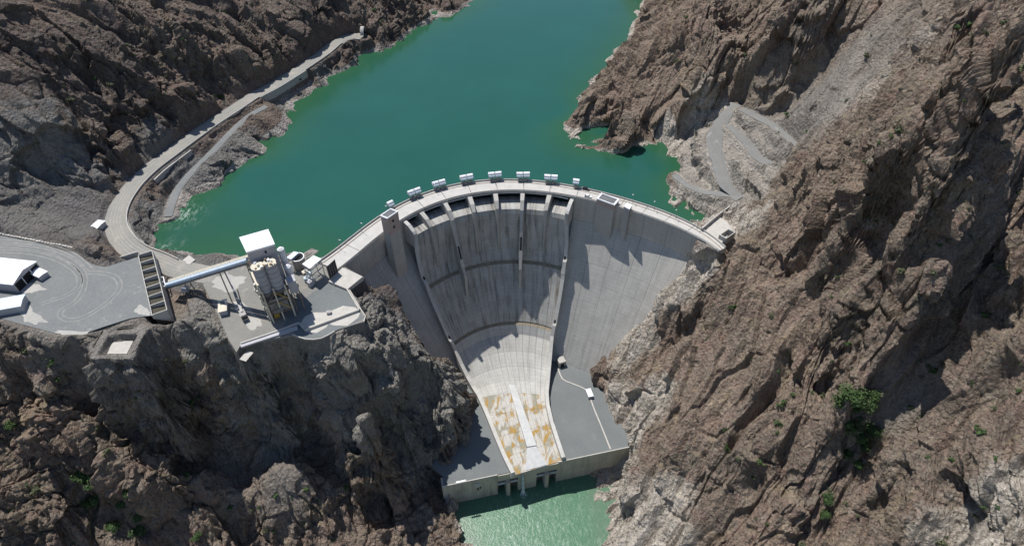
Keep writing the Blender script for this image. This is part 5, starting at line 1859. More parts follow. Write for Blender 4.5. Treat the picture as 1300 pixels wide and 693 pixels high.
for (pa, pb, depth, out, lab) in (((447, 46), (463, 44), 13, 6.5, 'retaining wall dropping to the lake next to the tunnel mouth'), ((322, 122), (380, 88), 13, 6.5, 'long concrete retaining wall rising from the lake below the shore road'), ((170, 234), (226, 186), 5.5, 9.0, 'sloping concrete retaining wall above the narrow ramp'), ((148, 284), (172, 318), 4.0, 6.8, 'curved retaining wall on the bend of the shore road')):
    i0, i1 = sorted((near_i(pa), near_i(pb)))
    pth = at_road(i0, max(i1 + 1, i0 + 2), out, -depth)
    n_seg = max(1, len(pth) // 4)
    rw = thing('retaining_wall', lab, 'wall', pth[0])
    for k in range(n_seg):
        seg = pth[k * 4:(k + 1) * 4 + 1]
        if len(seg) < 2: continue
        a, b = np.array(seg[0]), np.array(seg[-1])
        seg = [tuple(a + (b - a) * 0.003)] + seg[1:-1] + [tuple(b - (b - a) * 0.003)]
        MB().ribbon(seg, 0.9, depth + (0.6 if out < 6.6 else -0.6)).build('wall_panel', M['conc'], rw)

# tunnel portal
tp = np.array(G((461.5, 45), 3.0))
td = np.array((sr[0][0] - sr[4][0], sr[0][1] - sr[4][1]))
td /= np.linalg.norm(td)
tn = np.array((-td[1], td[0]))
tun = thing('tunnel_portal', 'dark arched tunnel mouth in the rock at the far end of the shore road', 'tunnel', (*tp, 3.0))
for (ra_, rb_, d0, d1, mt, nm) in ((4.3, 5.6, -1.5, 1.5, M['conc'], 'arch_ring'), (0.0, 4.3, 0.0, 0.6, M['dark'], 'tunnel_mouth')):
    m_ = MB()
    n = 12
    sec = []
    for d_ in (d0, d1):
        for r in (ra_, rb_):
            for i in range(n + 1):
                a = math.pi * i / n
                p = tp + td * d_ + tn * math.cos(a) * r
                sec.append((p[0], p[1], 3.0 + 2.0 + math.sin(a) * r if r > 0 else 3.0))
    k = n + 1
    ff = []
    for i in range(n):
        ff += [(i, i + 1, k + i + 1, k + i), (2 * k + i, 3 * k + i, 3 * k + i + 1, 2 * k + i + 1), (k + i, k + i + 1, 3 * k + i + 1, 3 * k + i), (i, 2 * k + i, 2 * k + i + 1, i + 1)]
    m_.add(sec, ff)
    m_.build(nm, mt, tun)

# stone blocks edging the yard road
bl = resample([G3(p, Z_YARD + 0.002) for p in ((0, 297.5), (30, 303), (60, 309), (80, 312.5), (100, 317), (115, 321.5), (119, 326))], 1.0)
sb = thing('block_barrier', 'row of pinkish stone blocks edging the gravel road at the left', 'barrier', tuple(bl[0]))
seg = np.r_[0, np.cumsum(np.linalg.norm(np.diff(bl, axis=0), axis=1))]
for k, s in enumerate(np.arange(0.6, seg[-1], 1.9)):
    p = [np.interp(s, seg, bl[:, j]) for j in range(3)]
    p2 = [np.interp(s + 0.5, seg, bl[:, j]) for j in range(3)]
    MB().box((p[0], p[1], p[2]), (1.5, 0.8 + rnd.uniform(-.1, .2), 0.7 + rnd.uniform(-.15, .25)), math.atan2(p2[1] - p[1], p2[0] - p[0]) + rnd.uniform(-.12, .12)).build('stone_block', M['pale_conc'], sb)
# yard retaining wall by the bins
p = resample([G3(q, Z_YARD - 3) for q in ((134, 339), (160, 331), (178, 325.5))], 4.0)
tag(MB().ribbon(p, 0.6, 3.7).build('yard_wall', M['pale_conc']), 'pale wall edging the yard between the road bend and the aggregate bins', 'wall')

# ------------------------------------------------------------------ aggregate bins
b0, b1 = np.array(G((176.5, 325), Z_YARD)), np.array(G((194, 401), Z_YARD))
bd = (b1 - b0) / np.linalg.norm(b1 - b0)
bn = np.array((-bd[1], bd[0]))
if bn[0] < 0: bn = -bn
BL, BW, NB = np.linalg.norm(b1 - b0), 7.0, 7
bins = thing('aggregate_bins', 'row of seven open concrete aggregate bins on the edge of the gravel yard', 'bins', (*b0, Z_YARD))
bp_ = lambda s, w: tuple(b0 + bd * s + bn * w)
for k in range(NB + 1):
    s = BL * k / NB
    MB().hexa([(*bp_(s - 0.2, 0), Z_YARD - 2), (*bp_(s + 0.2, 0), Z_YARD - 2), (*bp_(s + 0.2, BW), Z_YARD - 8), (*bp_(s - 0.2, BW), Z_YARD - 8)], [(*bp_(s - 0.2, 0), Z_YARD + 0.9), (*bp_(s + 0.2, 0), Z_YARD + 0.9), (*bp_(s + 0.2, BW), Z_YARD + 0.9), (*bp_(s - 0.2, BW), Z_YARD + 0.9)]).build('divider', M['pale_conc'], bins)
for k in range(NB):
    s0, s1 = BL * k / NB + 0.21, BL * (k + 1) / NB - 0.21
    MB().hexa([(*bp_(s0, 0.2), Z_YARD - 9), (*bp_(s1, 0.2), Z_YARD - 9), (*bp_(s1, BW - 0.45), Z_YARD - 9), (*bp_(s0, BW - 0.45), Z_YARD - 9)], [(*bp_(s0, 0.2), Z_YARD - 0.9), (*bp_(s1, 0.2), Z_YARD - 0.9), (*bp_(s1, BW - 0.45), Z_YARD - 1.8), (*bp_(s0, BW - 0.45), Z_YARD - 1.8)]).build('aggregate_fill', M['fill'], bins)
MB().prism([bp_(-0.2, BW - 0.4), bp_(BL + 0.2, BW - 0.4), bp_(BL + 0.2, BW + 0.0), bp_(-0.2, BW + 0.0)], Z_YARD - 9, Z_YARD + 0.895).build('back_wall', M['conc'], bins)
MB().prism([bp_(-0.2, -0.35), bp_(BL + 0.2, -0.35), bp_(BL + 0.2, -0.02), bp_(-0.2, -0.02)], Z_YARD - 2, Z_YARD + 0.5).build('front_kerb', M['pale_conc'], bins)

# ------------------------------------------------------------------ batching plant
ZG = Z_PLANT
tw = thing('batching_tower', 'tall white-roofed grey batching tower with two round silos on a steel frame', 'tower', (-118, 212, ZG))
rq = [(-129.5, 220.8), (-118.0, 226.6), (-112.0, 216.2), (-123.1, 210.7)]
ctr = np.mean(np.array(rq), 0)
gr = lambda k: [tuple(ctr + (np.array(p) - ctr) * k) for p in rq]
MB().prism(rq, 17.0, 39.3).build('upper_wall', M['greywall'], tw)
rf_ = MB()
o_, i_ = gr(1.05), gr(0.9)
for i in range(4):
    j = (i + 1) % 4
    rf_.hexa([(*o_[i], 39.3), (*o_[j], 39.3), (*i_[j], 39.3), (*i_[i], 39.3)], [(*o_[i], 40.3), (*o_[j], 40.3), (*i_[j], 40.3), (*i_[i], 40.3)])
rim = rf_.build('roof_rim', M['white'], tw)
mid_a, mid_b = lerp(i_[0], i_[1], 0.5), lerp(i_[3], i_[2], 0.5)
MB().prism([i_[0], lerp(i_[0], i_[1], 0.497), lerp(i_[3], i_[2], 0.497), i_[3]], 39.3, 40.2).build('roof_sheet', M['white'], tw)
MB().prism([lerp(i_[0], i_[1], 0.503), i_[1], i_[2], lerp(i_[3], i_[2], 0.503)], 39.3, 40.17).build('roof_sheet', M['white'], tw)
MB().bar((*mid_a, 40.25), (*mid_b, 40.25), 0.35, 0.3).build('roof_ridge', M['white'], tw)
MB().prism(gr(0.86), ZG, 16.99).build('lower_wall', M['steel'], tw)
fa, fb = np.array(rq[3]), np.array(rq[2])
fdx = (fb - fa) / np.linalg.norm(fb - fa)
fo = np.array((fdx[1], -fdx[0]))
for t, z, s in ((0.5, 25.5, 1.3), (0.68, 26.8, 0.9), (0.62, 37.0, 0.9)):
    p = fa + (fb - fa) * t + fo * 0.05
    MB().bar((*(p - fdx * s / 2), z), (*(p + fdx * s / 2), z), 0.2, s * 1.7).build('window', M['dark'], tw)
# silos in front
for k, t in enumerate((0.18, 0.62)):
    c = fa + (fb - fa) * t + fo * 5.2
    silo = MB().tube((*c, 19), (*c, 34), 2.9, None, 20).build('silo', M['greywall'], tw)
    MB().tube((*c, 19), (*c, 12.5), 2.9, 0.6, 20).build('silo_cone', M['steel'], silo)
    MB().tube((*c, 34.0), (*c, 34.6), 3.05, None, 20).build('silo_rim', M['cream'], silo)
    for q in range(5):
        MB().tube((*c, 20.5 + 3 * q), (*c, 20.75 + 3 * q), 2.97, None, 20).build('silo_band', M['steel'], silo)
# clutter on the silo deck
for k in range(16):
    c = fa + (fb - fa) * rnd.uniform(0.02, 0.82) + fo * rnd.uniform(2.6, 7.6)
    s = rnd.uniform(0.5, 1.3)
    MB().box((*c, 34.61), (s, s * rnd.uniform(0.5, 1.2), rnd.uniform(0.3, 1.5)), rnd.uniform(0, 3)).build('roof_unit', M[rnd.choice(('cream', 'white', 'rust'))], tw)
# supporting frame
legs = []
for t in (0.0, 0.42, 0.86):
    for d_ in (2.6, 8.6):
        c = fa + (fb - fa) * t + fo * d_
        legs.append(c)
        MB().bar((*c, ZG), (*c, 21.5), 0.55).build('leg', M['cream'], tw)
for z in (5.0, 12.0, 18.5):
    for a, b in ((0, 2), (2, 4), (1, 3), (3, 5), (0, 1), (4, 5)):
        MB().bar((*legs[a], z), (*legs[b], z), 0.4).build('beam', M['rust'], tw)
for a, b, z0_, z1_ in ((1, 3, 5, 12), (3, 5, 12, 5), (1, 3, 12, 18.5), (3, 5, 18.5, 12), (0, 1, 5, 12), (4, 5, 5, 12)):
    MB().bar((*legs[a], z0_), (*legs[b], z1_), 0.3).build('brace', M['yellow'] if a == 3 else M['rust'], tw)
c = fa + (fb - fa) * 0.42 + fo * 5.6
MB().box((*c, 5.2), (8.6, 5.4, 9.0), math.atan2(fdx[1], fdx[0])).build('mixer_room', M['steel'], tw)
# side stairs and pipework on the left flank
sa = np.array(rq[0]) ; se = np.array(rq[3])
sd_ = (se - sa) / np.linalg.norm(se - sa)
so = np.array((-sd_[1], sd_[0]))
if so[0] > 0: so = -so
for k in range(7):
    z = 1.5 + 4.0 * k
    a, b = sa + (se - sa) * 0.15 + so * 1.4, se + sd_ * 8.0 + so * 1.4
    MB().bar((*a, z), (*b, z), 1.2, 0.2).build('landing', M['cream'], tw)
    if k < 6:
        p, q = (a, b) if k % 2 else (b, a)
        MB().bar((*p, z), (*q, z + 4.0), 0.9, 0.25).build('stair_flight', M['cream'], tw)
for t in (0.0, 0.5, 1.0):
    p = sa + (se + sd_ * 8.0 - sa) * t + so * 2.1
    MB().bar((*p, ZG), (*p, 27), 0.35).build('stair_post', M['cream'], tw)
# ducts, boxes and pipes packed along the left flank and inside the frame
for k in range(34):
    p = sa + (se + sd_ * 9.0 - sa) * rnd.uniform(0.1, 1.0) + so * rnd.uniform(0.3, 2.6)
    sx, sy, h_ = rnd.uniform(0.6, 2.0), rnd.uniform(0.6, 1.8), rnd.uniform(0.6, 2.6)
    MB().box((*p, rnd.uniform(ZG, 24)), (sx, sy, h_), math.atan2(fdx[1], fdx[0]) + rnd.choice((0, 0.1, -0.1))).build('duct_box', M[rnd.choice(('cream', 'cream', 'white', 'rust', 'steel'))], tw)
for k in range(9):
    p = sa + (se + sd_ * 9.0 - sa) * rnd.uniform(0.1, 1.0) + so * rnd.uniform(0.5, 2.4)
    z0_ = rnd.uniform(ZG, 12)
    MB().tube((*p, z0_), (*p, z0_ + rnd.uniform(6, 14)), 0.3, None, 8).build('pipe', M[rnd.choice(('cream', 'white', 'steel'))], tw)
for k in range(14):
    p = fa + (fb - fa) * rnd.uniform(0.02, 0.95) + fo * rnd.uniform(2.8, 8.4)
    sx, sy, h_ = rnd.uniform(1.0, 3.0), rnd.uniform(1.0, 2.4), rnd.uniform(1.0, 3.0)
    MB().box((*p, rnd.choice((ZG, 5.3, 12.2, 14.5))), (sx, sy, h_), math.atan2(fdx[1], fdx[0])).build('machine_box', M[rnd.choice(('rust', 'steel', 'steel', 'yellow', 'cream'))], tw)
for z in (5.0, 12.0, 18.6):
    MB().hexa([(*(fa + fo * 2.7), z), (*(fa + (fb - fa) * 0.88 + fo * 2.7), z), (*(fa + (fb - fa) * 0.88 + fo * 8.7), z), (*(fa + fo * 8.7), z)], [(*(fa + fo * 2.7), z + 0.2), (*(fa + (fb - fa) * 0.88 + fo * 2.7), z + 0.2), (*(fa + (fb - fa) * 0.88 + fo * 8.7), z + 0.2), (*(fa + fo * 8.7), z + 0.2)]).build('floor_grating', M['steel'], tw)
e0_, e1_ = np.array(rq[1]), np.array(rq[2])
p = e1_ + (fb - fa) * 0.14 + fo * 4.0
MB().box((*p, 12.5), (4.2, 5.0, 7.5), math.atan2(fdx[1], fdx[0])).build('side_cabin', M['greywall'], tw)
for dz_ in (-1.8, 1.8):
    q = p + fdx * dz_ + fo * 2.2
    MB().bar((*q, ZG), (*q, 12.5), 0.4).build('leg', M['rust'], tw)
# white cement silo at the right flank
for k, (t, dx) in enumerate(((0.25, 2.4), (0.75, 2.4))):
    e0, e1 = np.array(rq[1]), np.array(rq[2])
    en = np.array(((e1 - e0)[1], -(e1 - e0)[0])); en /= np.linalg.norm(en)
    if en[0] < 0: en = -en
    c = e0 + (e1 - e0) * t + en * dx
    si = MB().tube((*c, 8.0), (*c, 29.0 - 7 * k), 1.7, None, 18).build('cement_silo', M['white'], tw, smooth=False)
    MB().tube((*c, 29.0 - 7 * k), (*c, 30.0 - 7 * k), 1.7, 0.6, 18).build('silo_top', M['white'], si)
    MB().tube((*c, 8.0), (*c, 4.5), 1.7, 0.5, 18).build('silo_cone', M['cream'], si)
    for a in range(4):
        q = c + np.array((math.cos(a * math.pi / 2 + .7), math.sin(a * math.pi / 2 + .7))) * 1.6
        MB().bar((*q, ZG), (*q, 8.5), 0.25).build('silo_leg', M['steel'], si)

# conveyor gallery from the bins up to the tower
cv = thing('conveyor_gallery', 'long inclined twin conveyor gallery rising from the bins to the batching tower', 'conveyor', G3((214, 362), 4))
ca, cb = np.array(G3((214, 361), 5.0)), np.array((-127.0, 216.5, 30.0))
zc = np.array(zat(ca[:2], 358))
dv = (cb - ca); Lc = np.linalg.norm(dv); dv /= Lc
sdv = np.array((dv[1], -dv[0], 0)); sdv /= np.linalg.norm(sdv)
if sdv[1] > 0: sdv = -sdv                 # towards the viewer side
nseg = 9
for k in range(nseg):
    a, b = ca + (cb - ca) * (k / nseg + 0.001), ca + (cb - ca) * ((k + 1) / nseg - 0.001)
    for lat, mt, w_ in ((-1.25, M['cream'], 2.0), (1.25, M['bluewhite'], 2.0)):
        q = lambda p: [tuple(p + sdv * (lat - w_ / 2)), tuple(p + sdv * (lat + w_ / 2)), tuple(p + sdv * (lat + w_ / 2) + np.array((0, 0, 1.5))), tuple(p + sdv * lat + np.array((0, 0, 2.3))), tuple(p + sdv * (lat - w_ / 2) + np.array((0, 0, 1.5)))]
        m_ = MB()
        m_.add(q(a) + q(b), [(4, 3, 2, 1, 0), (5, 6, 7, 8, 9)] + [(i, (i + 1) % 5, 5 + (i + 1) % 5, 5 + i) for i in range(5)])
        m_.build('roof_cover', mt, cv)
    for lat in (-2.3, 2.3):
        MB().bar(a + sdv * lat + np.array((0, 0, -0.6)), b + sdv * lat + np.array((0, 0, -0.6)), 0.35, 1.2).build('side_girder', M['steel'], cv)
for t in (0.22, 0.66):
    p = ca + (cb - ca) * t
    zg_ = ground_z(p[0], p[1]) - 0.6
    for s in (-1.6, 1.6):
        MB().bar(p + sdv * s + np.array((0, 0, -1.2)), (p[0] + sdv[0] * s * 1.4, p[1] + sdv[1] * s * 1.4, zg_), 0.45).build('trestle_leg', M['steel'], cv)
    MB().bar(p + sdv * -2.2 + np.array((0, 0, -1.3)), p + sdv * 2.2 + np.array((0, 0, -1.3)), 0.4).build('trestle_beam', M['steel'], cv)

# ground hopper and pipes by the conveyor foot
hp = G((238, 372), 1.0)
ho = thing('feed_hopper', 'small pale feed hopper on legs in the hollow below the conveyor', 'hopper', (*hp, ground_z(*hp)))
MB().box((*hp, ground_z(*hp) + 1.5), (3.4, 3.0, 1.8), 0.3).build('hopper_box', M['greywall'], ho)
for dx in (-1.4, 1.4):
    for dy in (-1.2, 1.2):
        MB().bar((hp[0] + dx, hp[1] + dy, ground_z(*hp) - 0.6), (hp[0] + dx, hp[1] + dy, ground_z(*hp) + 1.6), 0.3).build('leg', M['steel'], ho)
MB().box((hp[0] - 0.2, hp[1], ground_z(*hp) + 3.31), (2.4, 1.8, 0.4), 0.3).build('hopper_rim', M['white'], ho)
tr = thing('white_frame', 'white rectangular steel frame leaning behind the aggregate bins', 'frame', G3((207, 358), 2))
c = np.array(G((206.5, 358), 3.0))
for a, b in (((-0.9, -4), (-0.9, 4)), ((0.9, -4), (0.9, 4)), ((-0.9, -4), (0.9, -4)), ((-0.9, 4), (0.9, 4)), ((-0.9, 0), (0.9, 0))):
    pa = c + bd * a[1] + bn * a[0]; pb = c + bd * b[1] + bn * b[0]
    MB().bar((*pa, 3.0), (*pb, 3.0), 0.45, 0.5).build('frame_bar', M['white'], tr)
for q in (-3.5, 3.5):
    p = c + bd * q
    MB().bar((*p, -4), (*p, 2.8), 0.3).build('post', M['steel'], tr)

# process sheds right of the tower
ZC = Z_PLANT
def canopy(name, label, quad, z, mat, legs_to, extra):
    q = [G(p, z) for p in quad]
    o = thing(name, label, 'shed', (*q[0], ZC))
    MB().prism(q, z - 0.5, z).build('roof', mat, o)
    c = np.mean(np.array(q), 0)
    qi = [tuple(c + (np.array(p) - c) * 0.9) for p in q]
    for p in qi: MB().bar((*p, ZC), (*p, z - 0.51), 0.4).build('leg', M['cream'], o)
    for i in range(4):
        j = (i + 1) % 4
        for zz in extra: MB().bar((*qi[i], zz), (*qi[j], zz), 0.35).build('beam', M['greywall'], o)
        MB().bar((*qi[i], ZC + 0.3), (*qi[j], extra[0]), 0.25).build('brace', M['hoistblue'], o)
    return o, qi


sh1, _ = canopy('process_shed', 'steel process shed with a square white roof right of the batching tower', [(383.5, 335), (398, 324), (408, 328.5), (393, 341)], 11.0, M['white'], 0, (5.5, 9.0))
sh2, _ = canopy('process_shed', 'small blue-white roofed canopy behind the square white shed roof', [(363.5, 327), (373, 319), (379.5, 320.5), (369.5, 329)], 8.5, M['bluewhite'], 0, (4.0, 7.0))
for k in range(9):
    c = G((385 + rnd.uniform(-18, 12), 352 + rnd.uniform(-10, 10)), 1.0)
    o = thing('equipment_unit', ('pale machine unit among the clutter under the process sheds'), 'machine', (*c, ZC), 0, 'machine units between the tower and the sheds')
    w_, d_, h_ = rnd.uniform(1.5, 3.5), rnd.uniform(1.2, 2.4), rnd.uniform(1.4, 3.6)
    rz = rnd.uniform(0, 1.5)
    MB().box((*c, ZC), (w_, d_, h_), rz).build('housing', M[rnd.choice(('greywall', 'cream', 'steel', 'hoistblue'))], o)
    MB().tube((c[0], c[1], ZC + h_), (c[0], c[1], ZC + h_ + 0.9), 0.4, 0.3, 8).build('pipe_stub', M['white'], o)
tk = G((379, 331), 4.0)
tank = thing('open_tank', 'dark open tank with a pale rim between the two shed roofs', 'tank', (*tk, ZC))
MB().tube((*tk, ZC), (*tk, 6.5), 3.4, None, 20).build('tank_wall', M['steel'], tank)
m_ = MB()
for k in range(16):
    a0, a1 = 2 * math.pi * k / 16, 2 * math.pi * (k + 1) / 16
    m_.prism([(tk[0] + r * math.cos(a), tk[1] + r * math.sin(a)) for r, a in ((3.2, a0), (3.7, a0), (3.7, a1), (3.2, a1))], 6.51, 6.9)
m_.build('tank_rim', M['white'], tank)
MB().tube((*tk, 6.52), (*tk, 6.56), 3.1, None, 20).build('tank_liquid', M['dark'], tank)
# dark screen panel with steel back posts
dp = [G(p, 0.0) for p in ((419, 356), (429, 346.5))]
dpan = thing('screen_panel', 'large black upright screen beside the pale concrete landing', 'screen', (*dp[0], 0.6))
a, b = np.array(dp[0]), np.array(dp[1])
d_ = (b - a) / np.linalg.norm(b - a)
for k in range(4):
    p, q = a + (b - a) * (k / 4 + 0.006), a + (b - a) * ((k + 1) / 4 - 0.006)
    MB().bar((*p, 5.2), (*q, 5.2), 0.25, 9.0).build('panel', M['black'], dpan)
for k in range(5):
    p = a + (b - a) * k / 4 + np.array((d_[1], -d_[0])) * 0.3
    MB().bar((*p, 0.6), (*p, 10.3), 0.22).build('post', M['steel'], dpan)

# mobile crane on the plant ground
cp = np.array(G((309, 400), ZG))
crane = thing('mobile_crane', 'grey mobile crane with its long thin boom raised over the plant ground', 'crane', (*cp, ZG))
cd = np.array(G((298.5, 378), ZG)) - cp
cd /= np.linalg.norm(cd)
crz = math.atan2(cd[1], cd[0])
MB().box((*cp, ZG + 0.9), (10.5, 2.8, 1.0), crz).build('carrier', M['steel'], crane)
MB().box((*(cp + cd * 3.6), ZG + 1.9), (2.4, 2.5, 1.5), crz).build('cab', M['greywall'], crane)
MB().box((*(cp - cd * 2.0), ZG + 1.9), (4.5, 2.7, 1.9), crz).build('slew_unit', M['steel'], crane)
MB().box((*(cp - cd * 4.4), ZG + 1.95), (1.4, 2.9, 1.6), crz).build('counterweight', M['black'], crane)
side = np.array((-cd[1], cd[0]))
for k in (-3.8, -2.3, 2.0, 3.6):
    for s in (-1.2, 1.2):
        c = cp + cd * k + side * s
        MB().tube((*(c - side * 0.25), ZG + 0.65), (*(c + side * 0.25), ZG + 0.65), 0.65, None, 14).build('wheel', M['tyre'], crane)
bt = (*G((285, 338), 12.0), 12.0)
b_start = Vector((*(cp - cd * 1.5), ZG + 3.6))
b_end = Vector(bt)
b_mid = b_start.lerp(b_end, 0.42)
bm_ = MB().bar(b_start, b_mid, 1.3, 1.3).build('boom', M['steel'], crane)
MB().bar(b_mid, b_end, 0.5, 0.5).build('boom_tip', M['greywall'], bm_)

# containers, huts and warehouses -----------------------------------
def hut_at(name, label, cat, px, z, size, rz, h, wall, roof, pitch=0.0, group=None):
    c = G(px, z + h)
    o = thing(name, label, cat, (*c, z), 0, group)
    ca_, sa_ = math.cos(rz), math.sin(rz)
    L, W = size[0] / 2, size[1] / 2
    tr_ = lambda x, y: (c[0] + x * ca_ - y * sa_, c[1] + x * sa_ + y * ca_)
    MB().prism([tr_(-L, -W), tr_(L, -W), tr_(L, W), tr_(-L, W)], z, z + h).build('wall', wall, o)
    e = 0.35
    for s in (-1, 1):
        y0, y1 = (s * 0.01, s * (W + e))
        a = [(*tr_(-L - e, y0), z + h + pitch + 0.003), (*tr_(L + e, y0), z + h + pitch + 0.003), (*tr_(L + e, y1), z + h + 0.003), (*tr_(-L - e, y1), z + h + 0.003)]
        b = [(p[0], p[1], p[2] + 0.2) for p in a]
        m_ = MB()
        m_.hexa(a, b) if s > 0 else m_.hexa(a[::-1], b[::-1])
        m_.build('roof_panel', roof, o)
    if pitch > 0.3:
        m_ = MB()
        for x in (-L, L - 0.1):
            g0, g1, g2 = tr_(x, -W), tr_(x, W), tr_(x, 0)
            h0, h1, h2 = tr_(x + 0.1, -W), tr_(x + 0.1, W), tr_(x + 0.1, 0)
            m_.add([(*g0, z + h), (*g1, z + h), (*g2, z + h + pitch), (*h0, z + h), (*h1, z + h), (*h2, z + h + pitch)], [(0, 2, 1), (3, 4, 5), (0, 1, 4, 3), (1, 2, 5, 4), (2, 0, 3, 5)])
        m_.build('gable', wall, o)
    return o, tr_, L, W


# big warehouse: ridge runs left-right, open gable to the right
o, t_, L, W = hut_at('warehouse', 'long white-roofed warehouse with an open dark end at the left edge of the yard', 'warehouse', (-22, 341), Z_YARD, (48, 17), R_(-8), 5.5, M['greywall'], M['white'], 2.2)
MB().prism([t_(L + 0.02, -W + 0.6), t_(L + 0.1, -W + 0.6), t_(L + 0.1, W - 0.6), t_(L + 0.02, W - 0.6)], Z_YARD, Z_YARD + 4.9).build('doorway', M['dark'], o)
for y in (-W / 3, W / 3):
    MB().bar((*t_(L + 0.3, y), Z_YARD), (*t_(L + 0.3, y), Z_YARD + 5.4), 0.3).build('door_post', M['white'], o)
hut_at('site_hut', 'small white-roofed hut beside the open end of the warehouse', 'hut', (49, 346), Z_YARD, (7, 4.5), R_(-25), 2.8, M['greywall'], M['white'], 0.3)
o, t_, L, W = hut_at('workshop', 'low blue-white roofed workshop at the left rim of the yard', 'workshop', (-9, 388), Z_YARD, (26, 8), R_(16), 4.0, M['greywall'], M['bluewhite'], 0.5)
o, t_, L, W = hut_at('roadside_hut', 'small white hut on the bend of the shore road', 'hut', (124, 285), 2.6, (4.2, 6.8), R_(-12), 3.0, M['greywall'], M['white'], 0.3)
MB().prism([t_(-0.9, -W - 0.08), t_(0.9, -W - 0.08), t_(0.9, -W - 0.02), t_(-0.9, -W - 0.02)], 2.6, 5.0).build('doorway', M['dark'], o)
m_ = MB(); m_.prism([G(p, 3.0) for p in ((113, 305), (118, 300), (119, 303), (115, 308))], 2.0, 3.4)
tag(m_.build('concrete_pad', M['pale_conc']), 'small pale concrete pad on the slope below the roadside hut', 'slab')
o, t_, L, W = hut_at('site_container', 'cream box container standing alone on the plant ground', 'container', (282.5, 388), ZG, (3.6, 8.0), R_(18), 3.2, M['greywall'], M['cream'], 0.12)
MB().prism([t_(-1.0, 0.5), t_(1.0, 0.5), t_(1.0, 3.2), t_(-1.0, 3.2)], ZG + 3.36, ZG + 3.7).build('roof_unit', M['yard'], o)
hut_at('site_hut', 'small pale concrete slab beside the spur below the channel wall', 'hut', (313, 452), -4.5, (3.0, 5.0), R_(-20), 0.6, M['pale_conc'], M['pale_conc'], 0.05)  # low concrete slab, built with the hut helper
o, t_, L, W = hut_at('valve_house', 'tiny white valve house on the rock below the right end of the crest', 'hut', (896.5, 316.5), -10.0, (3.2, 2.6), R_(-30), 2.6, M['greywall'], M['white'], 0.1)
MB().bar((*t_(-1.5, 0), -8.5), (*t_(-6, 4), -3.0), 0.4).build('access_pipe', M['white'], o)
# sloping apron of pale concrete under the landing rocks
m_ = MB(); m_.prism([G(p, -0.5) for p in ((230, 332), (240, 324), (248, 330), (241, 336))], -4, -0.3)
tag(m_.build('concrete_pad', M['pale_conc']), 'pale concrete pad by the lake between the bins and the conveyor', 'slab')
# abutment paving and its upstream wall
m_ = MB(); m_.prism([G(p, 0.1) for p in ((889, 294), (913, 275.5), (923, 281), (929, 291), (922, 302), (909, 316), (893, 305))], -3, 0.09)
tag(m_.build('abutment_paving', M['pale_conc']), 'pale concrete paving where the crest road meets the right bank', None, None, 'structure')
aw = thing('abutment_wall', 'dark-sided concrete wall between the lake and the right abutment paving', 'wall', G3((890, 293), 0))
ends = [G3(p, 0.1) for p in ((890, 293.3), (897, 287.5), (904, 281.5), (912, 275), (919, 270), (932, 260.5))]
for a, b in zip(ends[:-1], ends[1:]):
    a, b = np.array(a), np.array(b)
    MB().ribbon([tuple(a + (b - a) * 0.01 - np.array((0, 0, 8))), tuple(b - (b - a) * 0.01 - np.array((0, 0, 8)))], 0.8, 10.4).build('wall_panel', M['conc'], aw)

# ------------------------------------------------------------------ gate hoists on the upstream edge
def make_hoist(first_label):
    h = thing('gate_hoist', first_label, 'hoist', (0, 0, 0), 0, 'gate hoists along the upstream crest edge')
    for s in (-1, 1):
        MB().tube((s * 0.25, 0, 4.6), (s * 4.2, 0, 4.6), 1.15, None, 14).build('hoist_drum', M['white'], h, True)
        MB().tube((s * 0.25, -1.5, 3.6), (s * 4.1, -1.5, 3.6), 0.75, None, 12).build('hoist_drum', M['hoistblue'], h, True)
        for y in (-1.9, 0.8):
            MB().bar((s * 3.2, y, -1.4), (s * 3.0, y, 3.2), 0.35).build('leg', M['steel'], h, True)
            MB().bar((s * 0.9, y, -1.4), (s * 0.9, y, 3.2), 0.35).build('leg', M['steel'], h, True)
        MB().box((s * 1.6, -1.6, 0.02), (1.5, 1.0, 1.7)).build('motor_box', M['steel'], h, True)
    MB().box((0, -0.4, 2.75), (7.6, 1.2, 0.25)).build('platform', M['steel'], h, True)
    MB().box((0, 0.2, -1.6), (8.4, 2.6, 0.35)).build('bracket', M['conc'], h, True)
    return h


HL = ['gate hoist half hidden behind the left lift tower', 'second gate hoist from the left lift tower', 'third gate hoist from the left lift tower', 'white twin-drum gate hoist above the third spillway bay', 'white twin-drum gate hoist at the top of the crest curve', 'white twin-drum gate hoist just right of the crest curve top', 'gate hoist above the sixth spillway bay', 'short single-drum gate hoist next to the dark car']
proto = None
hoists = []
for i, p in enumerate(HO_PX):
    th = th_of_px(p)
    e, u = crest_pt(th), crest_pt(th, fU)
    d = (u - e) / np.linalg.norm(u - e)
    c = u + d * 0.6
    hz_ = make_hoist(HL[i]) if proto is None else copy_tree(proto)
    proto = proto or hz_
    hz_['label'] = HL[i]
    hz_.location = (c[0], c[1], 0.3)
    hz_.rotation_euler = (0, 0, math.atan2(d[1], d[0]) - math.pi / 2)
    hoists.append(hz_)
for i, hz_ in enumerate(hoists):
    if i in (0, 7):
        for ch in list(hz_.children):
            if ch.name.split('.')[0] in ('platform', 'bracket') or (ch.name.split('.')[0] in ('hoist_drum', 'leg', 'motor_box') and sum(v.co.x for v in ch.data.vertices) * (1 if i == 7 else -1) > 0):
                bpy.data.objects.remove(ch)

